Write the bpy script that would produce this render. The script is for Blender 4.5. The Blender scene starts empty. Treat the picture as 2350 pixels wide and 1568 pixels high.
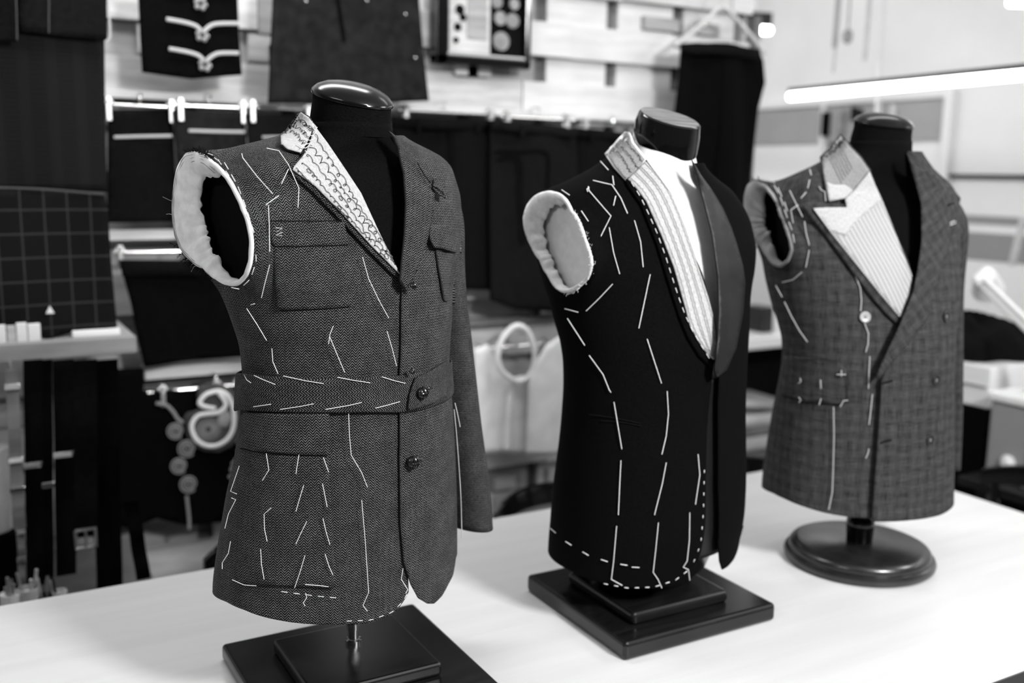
import bpy, bmesh, math, random
import numpy as np
from mathutils import Vector, Matrix
from mathutils.bvhtree import BVHTree
from mathutils.geometry import delaunay_2d_cdt

random.seed(7)
S = bpy.context.scene
COL = S.collection

# ------------------------------------------------------------------ camera
IW, IH, FPX = 2350, 1568, 2285.0
yaw, pitch, roll = math.radians(29.6), math.radians(9.6), math.radians(0.86)
CAM = Vector((0, 0, 1.71))
FWD = Vector((math.sin(yaw) * math.cos(pitch), math.cos(yaw) * math.cos(pitch), -math.sin(pitch)))
_r0 = Vector((math.cos(yaw), -math.sin(yaw), 0))
_u0 = _r0.cross(FWD)
RGT = _r0 * math.cos(roll) + _u0 * math.sin(roll)
UPV = RGT.cross(FWD)
cam_data = bpy.data.cameras.new('camera')
cam_data.sensor_width = 36.0
cam_data.lens = 36.0 * FPX / IW
cam_data.clip_start = 0.05
cam_data.dof.use_dof = True
cam_data.dof.focus_distance = 1.41
cam_data.dof.aperture_fstop = 2.3
cam = bpy.data.objects.new('camera', cam_data)
COL.objects.link(cam)
cam.matrix_world = Matrix(((RGT.x, UPV.x, -FWD.x, CAM.x), (RGT.y, UPV.y, -FWD.y, CAM.y), (RGT.z, UPV.z, -FWD.z, CAM.z), (0, 0, 0, 1)))
S.camera = cam

# ------------------------------------------------------------------ light of the room
S.view_settings.view_transform = 'Standard'
S.view_settings.look = 'None'
S.view_settings.gamma = 1
S.view_settings.exposure = 0.58
world = bpy.data.worlds.new('room_light')
S.world = world
world.use_nodes = True
world.node_tree.nodes['Background'].inputs[0].default_value = (1, 1, 1, 1)
world.node_tree.nodes['Background'].inputs[1].default_value = 0.065

TUBE_EMIT = 9.0          # strength of every LED tube in the workshop
KEY_TUBES = [             # x0,y0,x1,y1,z of the tubes hung above the room
    (3.65, 3.70, 3.36, 0.20, 2.10),
]


def area_lamp(name, loc, target, size, size_y, power):  # bare area lights out of view, no fixtures built
    d = bpy.data.lights.new(name, 'AREA')
    d.shape = 'RECTANGLE'
    d.size, d.size_y, d.energy = size, size_y, power
    o = bpy.data.objects.new(name, d)
    COL.objects.link(o)
    o.location = loc
    o.rotation_euler = (Vector(target) - Vector(loc)).to_track_quat('-Z', 'Y').to_euler()
    return o


area_lamp('unseen_area_light', (1.45, -.95, 2.80), (1.05, 1.45, 1.2), 0.5, 0.34, 74)
area_lamp('unseen_area_light', (3.05, .75, 2.70), (1.3, 1.45, 1.1), 0.6, 0.12, 8)
area_lamp('unseen_area_light', (-1.0, .75, 2.70), (.6, 1.45, 1.3), 0.9, 0.15, 8)  # unseen fill, added to brighten the left-facing sides
area_lamp('unseen_area_light', (0.6, 2.25, 2.85), (0.7, 2.5, 0.5), 1.2, 0.3, 13)
area_lamp('unseen_area_light', (2.2, 1.9, 2.9), (2.3, 2.9, 1.4), 1.2, 0.3, 5)
area_lamp('unseen_area_light', (2.7, 4.3, 3.0), (4.6, 4.0, 1.6), 2.0, 0.8, 27)  # unseen, added to spread light evenly over the right wall


# ------------------------------------------------------------------ pixel helpers (rays of the photograph)
def ray(px, py):
    return (FWD + RGT * ((px - IW / 2) / FPX) - UPV * ((py - IH / 2) / FPX)).normalized()


def onz(px, py, z):
    d = ray(px, py)
    return CAM + d * ((z - CAM.z) / d.z)


def ony(px, py, y):
    d = ray(px, py)
    return CAM + d * ((y - CAM.y) / d.y)


def onx(px, py, x):
    d = ray(px, py)
    return CAM + d * ((x - CAM.x) / d.x)


# ------------------------------------------------------------------ materials
MATS = {}


def N(nt, typ, **kw):
    n = nt.nodes.new(typ)
    for k, v in kw.items():
        if k.startswith('i'):
            n.inputs[int(k[1:])].default_value = v
        else:
            setattr(n, k, v)
    return n


def math_node(nt, op, a, b=None, c=None):
    n = nt.nodes.new('ShaderNodeMath')
    n.operation = op
    for i, v in enumerate((a, b, c)):
        if v is None:
            continue
        if isinstance(v, (int, float)):
            n.inputs[i].default_value = v
        else:
            nt.links.new(v, n.inputs[i])
    return n.outputs[0]


def g(v):
    return (v, v, v, 1)


def base_mat(name, col=0.5, rough=0.6, metal=0.0, spec=0.5, emit=0.0, coat=0.0):
    m = bpy.data.materials.new(name)
    m.use_nodes = True
    b = m.node_tree.nodes['Principled BSDF']
    b.inputs['Base Color'].default_value = g(col)
    b.inputs['Roughness'].default_value = rough
    b.inputs['Metallic'].default_value = metal
    b.inputs['Specular IOR Level'].default_value = spec
    if coat:
        b.inputs['Coat Weight'].default_value = coat
        b.inputs['Coat Roughness'].default_value = 0.08
    if emit:
        b.inputs['Emission Color'].default_value = g(1)
        b.inputs['Emission Strength'].default_value = emit
    MATS[name] = m
    return m


def noise_mat(name, c0, c1, scale=40, rough=0.8, detail=4, stretch=(1, 1, 1), bump=0.0, spec=0.3, metal=0.0, coord='Object', coat=0.0, lo=0.35, hi=0.65):
    m = base_mat(name, c0, rough, metal, spec, coat=coat)
    nt = m.node_tree
    b = nt.nodes['Principled BSDF']
    tc = nt.nodes.new('ShaderNodeTexCoord')
    mp = nt.nodes.new('ShaderNodeMapping')
    mp.inputs['Scale'].default_value = stretch
    nt.links.new(tc.outputs[coord], mp.inputs[0])
    no = nt.nodes.new('ShaderNodeTexNoise')
    no.inputs['Scale'].default_value = scale
    no.inputs['Detail'].default_value = detail
    nt.links.new(mp.outputs[0], no.inputs['Vector'])
    mr = nt.nodes.new('ShaderNodeMapRange')
    mr.inputs[1].default_value, mr.inputs[2].default_value = lo, hi
    mr.inputs[3].default_value, mr.inputs[4].default_value = c0, c1
    nt.links.new(no.outputs[0], mr.inputs[0])
    nt.links.new(mr.outputs[0], b.inputs['Base Color'])
    if bump:
        bp = nt.nodes.new('ShaderNodeBump')
        bp.inputs['Strength'].default_value = bump
        bp.inputs['Distance'].default_value = 0.002
        nt.links.new(no.outputs[0], bp.inputs['Height'])
        nt.links.new(bp.outputs[0], b.inputs['Normal'])
    return m


def uv_sep(nt):
    tc = nt.nodes.new('ShaderNodeTexCoord')
    sp = nt.nodes.new('ShaderNodeSeparateXYZ')
    nt.links.new(tc.outputs['UV'], sp.inputs[0])
    return tc, sp.outputs[0], sp.outputs[1]


def herringbone(name, dark, light, w=0.0054, p=0.0039, swap=False):
    m = base_mat(name, dark, 0.9, spec=0.15)
    nt = m.node_tree
    b = nt.nodes['Principled BSDF']
    tc, u, v = uv_sep(nt)
    if swap:
        u, v = v, u
    no = nt.nodes.new('ShaderNodeTexNoise')
    no.inputs['Scale'].default_value = 900
    no.inputs['Detail'].default_value = 2
    nt.links.new(tc.outputs['UV'], no.inputs['Vector'])
    no2 = nt.nodes.new('ShaderNodeTexNoise')
    no2.inputs['Scale'].default_value = 30
    nt.links.new(tc.outputs['UV'], no2.inputs['Vector'])
    zig = math_node(nt, 'PINGPONG', u, w)
    ph = math_node(nt, 'MULTIPLY_ADD', zig, 1.15, v)
    ph = math_node(nt, 'MULTIPLY', ph, 2 * math.pi / p)
    s = math_node(nt, 'SINE', ph)
    k = math_node(nt, 'SUBTRACT', no.outputs[0], 0.5)
    s2 = math_node(nt, 'MULTIPLY_ADD', k, 2.6, s)
    mr = nt.nodes.new('ShaderNodeMapRange')
    mr.inputs[1].default_value, mr.inputs[2].default_value = 0.42, 1.30
    mr.inputs[3].default_value, mr.inputs[4].default_value = dark, light
    nt.links.new(s2, mr.inputs[0])
    mr2 = nt.nodes.new('ShaderNodeMapRange')
    mr2.inputs[1].default_value, mr2.inputs[2].default_value = 0.3, 0.7
    mr2.inputs[3].default_value, mr2.inputs[4].default_value = 0.75, 1.2
    nt.links.new(no2.outputs[0], mr2.inputs[0])
    mul = math_node(nt, 'MULTIPLY', mr.outputs[0], mr2.outputs[0])
    nt.links.new(mul, b.inputs['Base Color'])
    bp = nt.nodes.new('ShaderNodeBump')
    bp.inputs['Strength'].default_value = 0.25
    bp.inputs['Distance'].default_value = 0.0006
    nt.links.new(s2, bp.inputs['Height'])
    nt.links.new(bp.outputs[0], b.inputs['Normal'])
    return m


def plaid(name, dark, light, cell=0.024, fine=0.0017, amount=0.6):
    m = base_mat(name, dark, 0.9, spec=0.15)
    nt = m.node_tree
    b = nt.nodes['Principled BSDF']
    tc, u, v = uv_sep(nt)
    no = nt.nodes.new('ShaderNodeTexNoise')
    no.inputs['Scale'].default_value = 700
    no.inputs['Detail'].default_value = 3
    nt.links.new(tc.outputs['UV'], no.inputs['Vector'])
    mps = []
    for sc in ((30, 700, 1), (700, 30, 1)):
        mp = nt.nodes.new('ShaderNodeMapping')
        mp.inputs['Scale'].default_value = sc
        nt.links.new(tc.outputs['UV'], mp.inputs[0])
        q = nt.nodes.new('ShaderNodeTexNoise')
        q.inputs['Scale'].default_value = 1.0
        q.inputs['Detail'].default_value = 3
        nt.links.new(mp.outputs[0], q.inputs['Vector'])
        mps.append(q.outputs[0])
    a1 = math_node(nt, 'SINE', math_node(nt, 'MULTIPLY', u, 2 * math.pi / cell))
    a2 = math_node(nt, 'SINE', math_node(nt, 'MULTIPLY', v, 2 * math.pi / cell))
    a3 = math_node(nt, 'MULTIPLY', math_node(nt, 'SINE', math_node(nt, 'MULTIPLY', u, 2 * math.pi / fine)), math_node(nt, 'SINE', math_node(nt, 'MULTIPLY', v, 2 * math.pi / fine)))
    t = math_node(nt, 'ADD', math_node(nt, 'MULTIPLY', a1, 0.05), math_node(nt, 'MULTIPLY', a2, 0.05))
    t = math_node(nt, 'ADD', t, math_node(nt, 'MULTIPLY', a3, 0.25))
    t = math_node(nt, 'MULTIPLY_ADD', mps[0], 1.1, t)
    t = math_node(nt, 'MULTIPLY_ADD', mps[1], 1.1, t)
    t = math_node(nt, 'MULTIPLY_ADD', no.outputs[0], 0.7, t)
    mr = nt.nodes.new('ShaderNodeMapRange')
    mr.inputs[1].default_value, mr.inputs[2].default_value = 1.1, 1.95
    mr.inputs[3].default_value, mr.inputs[4].default_value = dark, light
    nt.links.new(t, mr.inputs[0])
    nt.links.new(mr.outputs[0], b.inputs['Base Color'])
    return m


def line_weave(name, base, line, pu, pv=None, wu=0.18, rough=0.85, vary=0.06):
    """cloth with thin lines every pu (u) and pv (v) metres"""
    m = base_mat(name, base, rough, spec=0.15)
    nt = m.node_tree
    b = nt.nodes['Principled BSDF']
    tc, u, v = uv_sep(nt)

    def ln(x, p):
        f = math_node(nt, 'PINGPONG', x, p / 2)
        return math_node(nt, 'LESS_THAN', f, p * wu / 2)
    t = ln(u, pu)
    if pv:
        t = math_node(nt, 'MAXIMUM', t, ln(v, pv))
    no = nt.nodes.new('ShaderNodeTexNoise')
    no.inputs['Scale'].default_value = 400
    nt.links.new(tc.outputs['UV'], no.inputs['Vector'])
    mr = nt.nodes.new('ShaderNodeMapRange')
    mr.inputs[3].default_value, mr.inputs[4].default_value = base, line
    nt.links.new(t, mr.inputs[0])
    n2 = math_node(nt, 'MULTIPLY_ADD', math_node(nt, 'SUBTRACT', no.outputs[0], 0.5), vary * 4, 1.0)
    nt.links.new(math_node(nt, 'MULTIPLY', mr.outputs[0], n2), b.inputs['Base Color'])
    return m


herringbone('herringbone_wool', 0.0015, 0.28, w=.0054)
herringbone('herringbone_wool_cross', 0.0015, 0.26, w=.0054, swap=True)
plaid('plaid_wool', 0.0035, 0.09)
noise_mat('black_wool', 0.0018, 0.0032, 300, 0.9, spec=0.05)
noise_mat('black_satin', 0.004, 0.006, 200, 0.5, spec=0.35)
noise_mat('form_jersey', 0.0025, 0.005, 500, 0.95, spec=0.05)
noise_mat('form_linen', 0.76, 0.84, 60, 0.9, spec=0.1)
noise_mat('canvas_white', 0.37, 0.57, 700, 0.95, spec=0.05, coord='UV', stretch=(1, 0.25, 1), bump=0.3)
noise_mat('canvas_grey', 0.20, 0.32, 500, 0.95, spec=0.05, coord='UV', stretch=(1, 0.3, 1), bump=0.2)
line_weave('canvas_checked', 0.50, 0.24, 0.0092, 0.0050, 0.26)
noise_mat('wadding', 0.74, 0.90, 60, 1.0, spec=0.0, bump=0.5)
base_mat('thread_white', 0.85, 0.8, spec=0.1)
base_mat('thread_pale', 0.55, 0.8, spec=0.1)
base_mat('thread_grey', 0.22, 0.8, spec=0.1)
base_mat('thread_black', 0.006, 0.8, spec=0.1)
base_mat('leather_black', 0.006, 0.25, spec=0.6)
base_mat('horn_pale', 0.42, 0.35)
base_mat('horn_dark', 0.010, 0.4)
base_mat('lacquer_black', 0.003, 0.11, spec=0.5)
noise_mat('wool_edge', 0.012, 0.05, 900, 0.95, spec=0.05)
base_mat('cap_black', 0.003, 0.20, spec=0.38)
noise_mat('wood_black', 0.004, 0.009, 12, 0.24, stretch=(1, 14, 1), spec=0.5)
noise_mat('wood_black_disc', 0.010, 0.022, 20, 0.26, spec=0.7)
noise_mat('wood_raw', 0.10, 0.20, 12, 0.7, stretch=(1, 10, 1))
base_mat('chrome', 0.75, 0.14, metal=1.0)
base_mat('steel', 0.6, 0.35, metal=1.0)
noise_mat('table_top', 0.63, 0.67, 5, 0.38, stretch=(0.5, 6, 1), spec=0.4)
base_mat('table_edge', 0.05, 0.5)
noise_mat('board_white', 0.44, 0.58, 6, 0.65, stretch=(1, 6, 6))
noise_mat('board_bright', 0.54, 0.64, 6, 0.6, stretch=(1, 6, 6))
noise_mat('board_grey', 0.26, 0.36, 6, 0.75, stretch=(1, 6, 6))
noise_mat('board_mid', 0.42, 0.56, 8, 0.7, stretch=(1, 6, 6))
noise_mat('backing', 0.10, 0.15, 6, 0.85)
noise_mat('wall_paint', 0.74, 0.80, 2, 0.8)
noise_mat('wall_grey', 0.30, 0.36, 2, 0.8)
noise_mat('floor_grey', 0.10, 0.16, 3, 0.6)
noise_mat('cloth_dark', 0.0035, 0.006, 120, 0.95, spec=0.04)
noise_mat('cloth_charcoal', 0.005, 0.008, 120, 0.95, spec=0.04)
noise_mat('cloth_slate', 0.009, 0.016, 30, 0.95, spec=0.04)
noise_mat('cloth_black', 0.0015, 0.003, 120, 0.95, spec=0.04)
noise_mat('cloth_white', 0.70, 0.85, 12, 0.9, spec=0.1)
noise_mat('cloth_grey', 0.20, 0.35, 20, 0.9, spec=0.1)
line_weave('windowpane_cloth', 0.002, 0.026, 0.0505, 0.0555, 0.07, vary=0.2)
line_weave('pinstripe_cloth', 0.003, 0.006, 0.06, 0.011, 0.4)
base_mat('plastic_white', 0.8, 0.3)
base_mat('plastic_black', 0.01, 0.35)
base_mat('plastic_grey', 0.28, 0.4)
base_mat('paper_white', 0.82, 0.7)
base_mat('felt_grey', 0.05, 0.95)
base_mat('cord_grey', 0.42, 0.8)
base_mat('tape_grey', 0.20, 0.7)
base_mat('glass_clear', 0.9, 0.05)
base_mat('tube_glow', 0.9, 0.4, emit=TUBE_EMIT)
base_mat('gilt', 0.45, 0.35, metal=0.6)
M = MATS
m_ = M['glass_clear'].node_tree.nodes['Principled BSDF']
m_.inputs['Transmission Weight'].default_value = 1.0


# ------------------------------------------------------------------ object helpers
def tag(o, label=None, cat=None, group=None, kind=None):
    if label:
        o['label'] = label
    if cat:
        o['category'] = cat
    if group:
        o['group'] = group
    if kind:
        o['kind'] = kind
    return o


def thing(name, loc, label, cat, group=None):
    o = bpy.data.objects.new(name, None)
    o.empty_display_size = 0.05
    COL.objects.link(o)
    o.location = loc
    return tag(o, label, cat, group)


def wloc(o):
    v = Vector((0, 0, 0))
    while o is not None:
        v += Vector(o.location)
        o = o.parent
    return v


def mesh_obj(name, verts, faces, mat, parent=None, uvs=None, smooth=True, solid=0.0, off=0, bevel=0.0, origin=None):
    me = bpy.data.meshes.new(name)
    org = wloc(parent) if parent else (Vector(origin) if origin is not None else Vector((0, 0, 0)))
    me.from_pydata([tuple(Vector(v) - org) for v in verts], [], [tuple(f) for f in faces])
    if uvs is not None:
        lay = me.uv_layers.new(name='UVMap')
        flat = np.empty(len(me.loops) * 2)
        vi = np.empty(len(me.loops), dtype=np.int32)
        me.loops.foreach_get('vertex_index', vi)
        ua = np.asarray(uvs)
        flat[0::2] = ua[vi, 0]
        flat[1::2] = ua[vi, 1]
        lay.data.foreach_set('uv', flat)
    if smooth:
        me.polygons.foreach_set('use_smooth', [True] * len(me.polygons))
    me.materials.append(M[mat] if isinstance(mat, str) else mat)
    o = bpy.data.objects.new(name, me)
    COL.objects.link(o)
    if parent:
        o.parent = parent
    else:
        o.location = org
    if solid:
        md = o.modifiers.new('thickness', 'SOLIDIFY')
        md.thickness = solid
        md.offset = off
        if isinstance(mat, str) and mat.startswith('herringbone'):
            me.materials.append(M['wool_edge'])
            md.material_offset_rim = 1
    if bevel:
        md = o.modifiers.new('bevel', 'BEVEL')
        md.width = bevel
        md.segments = 3
        md.limit_method = 'ANGLE'
        md.harden_normals = False
    return o


class MB:
    """collects shapes into ONE mesh"""

    def __init__(self):
        self.v, self.f = [], []

    def add(self, vs, fs):
        b = len(self.v)
        self.v += [Vector(x) for x in vs]
        self.f += [tuple(b + i for i in f) for f in fs]
        return self

    def box(self, x0, x1, y0, y1, z0, z1):
        vs = [(x, y, z) for z in (z0, z1) for y in (y0, y1) for x in (x0, x1)]
        return self.add(vs, [(0, 2, 3, 1), (4, 5, 7, 6), (0, 1, 5, 4), (2, 6, 7, 3), (0, 4, 6, 2), (1, 3, 7, 5)])

    def hexa(self, p):
        return self.add(p, [(0, 3, 2, 1), (4, 5, 6, 7), (0, 1, 5, 4), (1, 2, 6, 5), (2, 3, 7, 6), (3, 0, 4, 7)])

    def tube(self, pts, r, seg=8, cap=True, flat=None):
        """r number or list; flat=(vec, k) squashes the section along vec"""
        pts = [Vector(p) for p in pts]
        n = len(pts)
        rs = r if isinstance(r, (list, tuple)) else [r] * n
        up = None
        vs, fs = [], []
        for i, p in enumerate(pts):
            t = (pts[min(i + 1, n - 1)] - pts[max(i - 1, 0)])
            t = t.normalized() if t.length > 1e-9 else Vector((0, 0, 1))
            if up is None:
                up = t.orthogonal().normalized()
            up = (up - t * up.dot(t))
            up = up.normalized() if up.length > 1e-6 else t.orthogonal().normalized()
            sd = t.cross(up)
            for k in range(seg):
                a = 2 * math.pi * k / seg
                o = (up * math.cos(a) + sd * math.sin(a)) * rs[i]
                if flat:
                    o = o - flat[0] * (o.dot(flat[0]) * (1 - flat[1]))
                vs.append(p + o)
        for i in range(n - 1):
            for k in range(seg):
                k2 = (k + 1) % seg
                fs.append((i * seg + k, i * seg + k2, (i + 1) * seg + k2, (i + 1) * seg + k))
        if cap:
            fs.append(tuple(range(seg - 1, -1, -1)))
            fs.append(tuple((n - 1) * seg + k for k in range(seg)))
        return self.add(vs, fs)

    def lathe(self, c, prof, seg=48, ax=(0, 0, 1), e1=None, s1=1.0, s2=1.0):
        """prof: list of (radius, height) along ax"""
        c, ax = Vector(c), Vector(ax).normalized()
        e1 = Vector(e1).normalized() if e1 is not None else ax.orthogonal().normalized()
        e2 = ax.cross(e1)
        vs, fs = [], []
        for (r, h) in prof:
            for k in range(seg):
                a = 2 * math.pi * k / seg
                vs.append(c + ax * h + e1 * (r * s1 * math.cos(a)) + e2 * (r * s2 * math.sin(a)))
        for i in range(len(prof) - 1):
            for k in range(seg):
                k2 = (k + 1) % seg
                fs.append((i * seg + k, i * seg + k2, (i + 1) * seg + k2, (i + 1) * seg + k))
        fs.append(tuple(range(seg - 1, -1, -1)))
        fs.append(tuple((len(prof) - 1) * seg + k for k in range(seg)))
        return self.add(vs, fs)

    def ball(self, c, r, seg=12, sq=(1, 1, 1)):
        c = Vector(c)
        n = seg // 2
        vs, fs = [], []
        for i in range(n + 1):
            th = math.pi * i / n
            for k in range(seg):
                a = 2 * math.pi * k / seg
                vs.append(c + Vector((r * sq[0] * math.sin(th) * math.cos(a), r * sq[1] * math.sin(th) * math.sin(a), r * sq[2] * math.cos(th))))
        for i in range(n):
            for k in range(seg):
                k2 = (k + 1) % seg
                fs.append((i * seg + k, (i + 1) * seg + k, (i + 1) * seg + k2, i * seg + k2))
        return self.add(vs, fs)

    def build(self, name, mat, parent=None, smooth=True, bevel=0.0, origin=None):
        o = mesh_obj(name, self.v, self.f, mat, parent, smooth=smooth, bevel=bevel, origin=origin)
        bm = bmesh.new()
        bm.from_mesh(o.data)
        bmesh.ops.recalc_face_normals(bm, faces=bm.faces)
        bm.to_mesh(o.data)
        bm.free()
        if smooth:
            o.data.set_sharp_from_angle(angle=math.radians(40))
        return o


def smooth_line(pts, per=6):
    """Catmull-Rom through points (tuples or vectors)"""
    P = [Vector(p) for p in pts]
    if len(P) < 3:
        return [P[0].lerp(P[-1], i / per) for i in range(per + 1)]
    out = []
    for i in range(len(P) - 1):
        p0, p1, p2, p3 = P[max(i - 1, 0)], P[i], P[i + 1], P[min(i + 2, len(P) - 1)]
        for k in range(per):
            t = k / per
            out.append(0.5 * ((2 * p1) + (p2 - p0) * t + (2 * p0 - 5 * p1 + 4 * p2 - p3) * t * t + (3 * p1 - p0 - 3 * p2 + p3) * t ** 3))
    out.append(P[-1])
    return out


def resample(poly, step, closed=True):
    out = []
    n = len(poly)
    for i in range(n if closed else n - 1):
        a, b = Vector(poly[i]).to_2d(), Vector(poly[(i + 1) % n]).to_2d()
        k = max(1, int((b - a).length / step))
        for j in range(k):
            out.append(a.lerp(b, j / k))
    if not closed:
        out.append(Vector(poly[-1]).to_2d())
    return out


def inside(p, poly):
    x, y = p
    c = False
    n = len(poly)
    for i in range(n):
        x1, y1 = poly[i]
        x2, y2 = poly[(i + 1) % n]
        if (y1 > y) != (y2 > y) and x < (x2 - x1) * (y - y1) / (y2 - y1) + x1:
            c = not c
    return c


def fill2d(poly, step):
    """triangulate a 2-D outline with interior points -> verts, faces, flag for outline verts"""
    ol = resample(poly, step)
    xs = [p.x for p in ol]
    ys = [p.y for p in ol]
    pts = list(ol)
    n0 = len(pts)
    y = min(ys) + step / 2
    row = 0
    while y < max(ys):
        x = min(xs) + step / 2 + (step / 2 if row % 2 else 0)
        while x < max(xs):
            if inside((x, y), [(p.x, p.y) for p in ol]) and min((Vector((x, y)) - q).length for q in ol) > step * 0.55:
                pts.append(Vector((x, y)))
            x += step
        y += step * 0.87
        row += 1
    edges = [(i, (i + 1) % n0) for i in range(n0)]
    vo, eo, fo, *_ = delaunay_2d_cdt(pts, edges, [list(range(n0))], 1, 1e-5)
    return vo, fo, n0


# ================================================================== the room
class MMB(MB):
    """MB with several materials in one mesh"""

    def __init__(self):
        super().__init__()
        self.mi = []

    def bx(self, mi, *a):
        n = len(self.f)
        self.box(*a)
        self.mi += [mi] * (len(self.f) - n)

    def build_multi(self, name, mats, parent=None, bevel=0.0, origin=None):
        o = mesh_obj(name, self.v, self.f, mats[0], parent, smooth=False, bevel=bevel, origin=origin)
        for q in mats[1:]:
            o.data.materials.append(M[q])
        o.data.polygons.foreach_set('material_index', self.mi)
        bm = bmesh.new()
        bm.from_mesh(o.data)
        bmesh.ops.recalc_face_normals(bm, faces=bm.faces)
        bm.to_mesh(o.data)
        bm.free()
        return o


o = MB().box(-4, 8, -3.5, 8, -.1, 0).build('floor', 'floor_grey', smooth=False)
tag(o, kind='structure')
o = MB().box(-4, 8, -2.5, 8, 3.1, 3.2).build('ceiling', 'wall_paint', smooth=False)
tag(o, kind='structure')
YW = 2.95
XE = ony(1712, 300, YW).x          # the slatted wall ends here
rnd = random.Random(11)
wb = MMB()
wb.bx(3, -2.2, XE, YW + .055, YW + .15, 0, 3.1)
# upright boards behind, dark gaps between them
xg = ony(1405, 100, YW + .03).x
k = -14
while True:
    x0 = xg + .020 + k * .29
    x1 = xg - .028 + (k + 1) * .29
    k += 1
    if x0 > XE:
        break
    wb.bx(rnd.choice([0, 1, 1, 2]) if x0 > .6 else rnd.choice([0, 4, 2]), x0, min(x1, XE), YW + .028, YW + .054, 0, 3.1)  # paler choices to the right put the light falloff into the colour
# level boards in front
zr = ony(1300, 270, YW).z
zt_ = ony(1300, 195, YW).z
dz = ony(1300, 130, YW).z - zr
for r in range(-11, 7):
    z0, z1 = zr + r * dz, zt_ + r * dz
    x = -2.2 + rnd.uniform(0, .5)
    while x < XE:
        l = rnd.uniform(.35, .9)
        x1 = min(x + l, XE)
        dzz = rnd.uniform(-.006, .006)
        tone = rnd.choice([1, 1, 0]) if x > .9 and r > -4 else rnd.choice([0, 4, 4, 2])  # upper right boards paler, brighter lighting there painted as tone
        wb.bx(tone, x, x1 - .004, YW - rnd.uniform(0, .008), YW + .028, max(0, z0 + dzz), z1 + dzz)
        x = x1
# short packing pieces in the open rows
for r in range(-9, 7):
    for q in range(7):
        x = rnd.uniform(-1.2, XE - .2)
        z0 = zt_ + r * dz + .01
        wb.bx(rnd.choice([0, 1, 4, 2]), x, x + rnd.uniform(.05, .16), YW + .004, YW + .028, max(0, z0), max(.02, z0 + (zr + dz - zt_) * rnd.uniform(.4, .95)))
o = wb.build_multi('wall_back', ['board_white', 'board_bright', 'board_grey', 'backing', 'board_mid'])
tag(o, kind='structure')
# end post of the slatted wall
o = MB().box(XE, XE + .03, YW - .02, YW + .15, 0, ony(1712, 36, YW).z).build('trim_1', 'backing', smooth=False)
tag(o, kind='structure')

# far walls
XR = 4.6
wr = MMB()
wr.bx(0, XR, XR + .12, -2, 5.9, 0, 3.1)
pz = lambda px, py: onx(px, py, XR)
wr.bx(1, XR - .004, XR, pz(2420, 560).y, pz(2200, 560).y, pz(2300, 602).z, pz(2300, 537).z)
wr.bx(1, XR - .004, XR, pz(2420, 505).y, pz(2200, 505).y, pz(2300, 517).z, pz(2300, 497).z)
o = wr.build_multi('wall_right', ['wall_paint', 'plastic_grey'])
tag(o, kind='structure')
o = MB().box(-4, XR, 5.8, 5.9, 0, 3.1).build('wall_far', 'wall_paint', smooth=False)
tag(o, kind='structure')
a, b = pz(2350, 405), pz(2195, 408)
o = MB().box(XR - .03, XR, 1.2, b.y + .1, a.z - .008, a.z + .008).build('trim_2', 'plastic_black', smooth=False)
tag(o, kind='structure')
# window in the right wall: frame, bright pane, grey blind pulled half down
ya, yb, zt2, zb2 = pz(2175, 300).y, pz(1752, 300).y + .3, pz(2175, 224).z, pz(2175, 420).z
w = MB()
w.box(XR - .05, XR, ya - .05, ya, zb2, zt2)
w.box(XR - .05, XR, yb, yb + .05, zb2, zt2)
w.box(XR - .05, XR, ya - .05, yb + .05, zt2, zt2 + .04)
w.box(XR - .07, XR, ya - .05, yb + .05, zb2 - .04, zb2)
w.box(XR - .04, XR, ya + .42, ya + .45, zb2, zt2)
w.box(XR - .04, XR, ya + .82, ya + .85, zb2, zt2)
o = w.build('window_1', 'wall_paint', smooth=False)
tag(o, kind='structure')
MB().box(XR - .012, XR - .006, ya, yb, zb2, zt2).build('pane', 'plastic_white', o, smooth=False)
MB().box(XR - .026, XR - .022, ya, yb, zt2 - .22, zt2).build('blind', 'wall_grey', o, smooth=False)


# ------------------------------------------------------------------ LED tubes
def tube_lamp(p0, p1, r, label, wires=2, hh=1.1):
    p0, p1 = Vector(p0), Vector(p1)
    t = thing('tube_lamp', p0, label, 'lamp', 'LED tubes hung from the ceiling')
    d = (p1 - p0).normalized()
    side = d.cross(Vector((0, 0, 1))).normalized()
    MB().tube([p0, p0 + d * .01] + [p0.lerp(p1, k / 8) for k in range(1, 8)] + [p1], r, 16).build('tube', 'tube_glow', t)
    h = MB()
    a = [p0 + Vector((0, 0, r)) + side * s * r * .8 + Vector((0, 0, q)) for q in (0, r * hh) for s in (-1, 1)]
    b = [v + (p1 - p0) for v in a]
    h.add(a + b, [(0, 1, 5, 4), (1, 3, 7, 5), (3, 2, 6, 7), (2, 0, 4, 6), (0, 2, 3, 1), (4, 5, 7, 6)])
    h.build('housing', 'plastic_black', t, smooth=False)
    for k in range(wires):
        q = p0.lerp(p1, (k + .5) / wires) + Vector((0, 0, r * (.9 + hh)))
        MB().tube([q, (q.x, q.y, 3.098)], .0015, 6).build('suspension_wire', 'steel', t)
    return t


for (x0, y0, x1, y1, z) in KEY_TUBES:
    tube_lamp((x0, y0, z), (x1, y1, z), .019, 'long glowing LED tube in a black housing above the right side of the room', 3)
tube_lamp(ony(1690, 66, 4.3), ony(1766, 70, 4.3), .022, 'short glowing tube seen behind the wooden trouser hanger', 1, 3.2)
tube_lamp(ony(1725, 288, 5.0), ony(1806, 292, 5.0), .022, 'short glowing tube beside the black trousers, level with the dress form necks', 1)
tube_lamp(ony(2318, 6, 2.4), ony(2480, 10, 2.4), .016, 'glowing tube cut off by the top right corner', 2)


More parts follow.
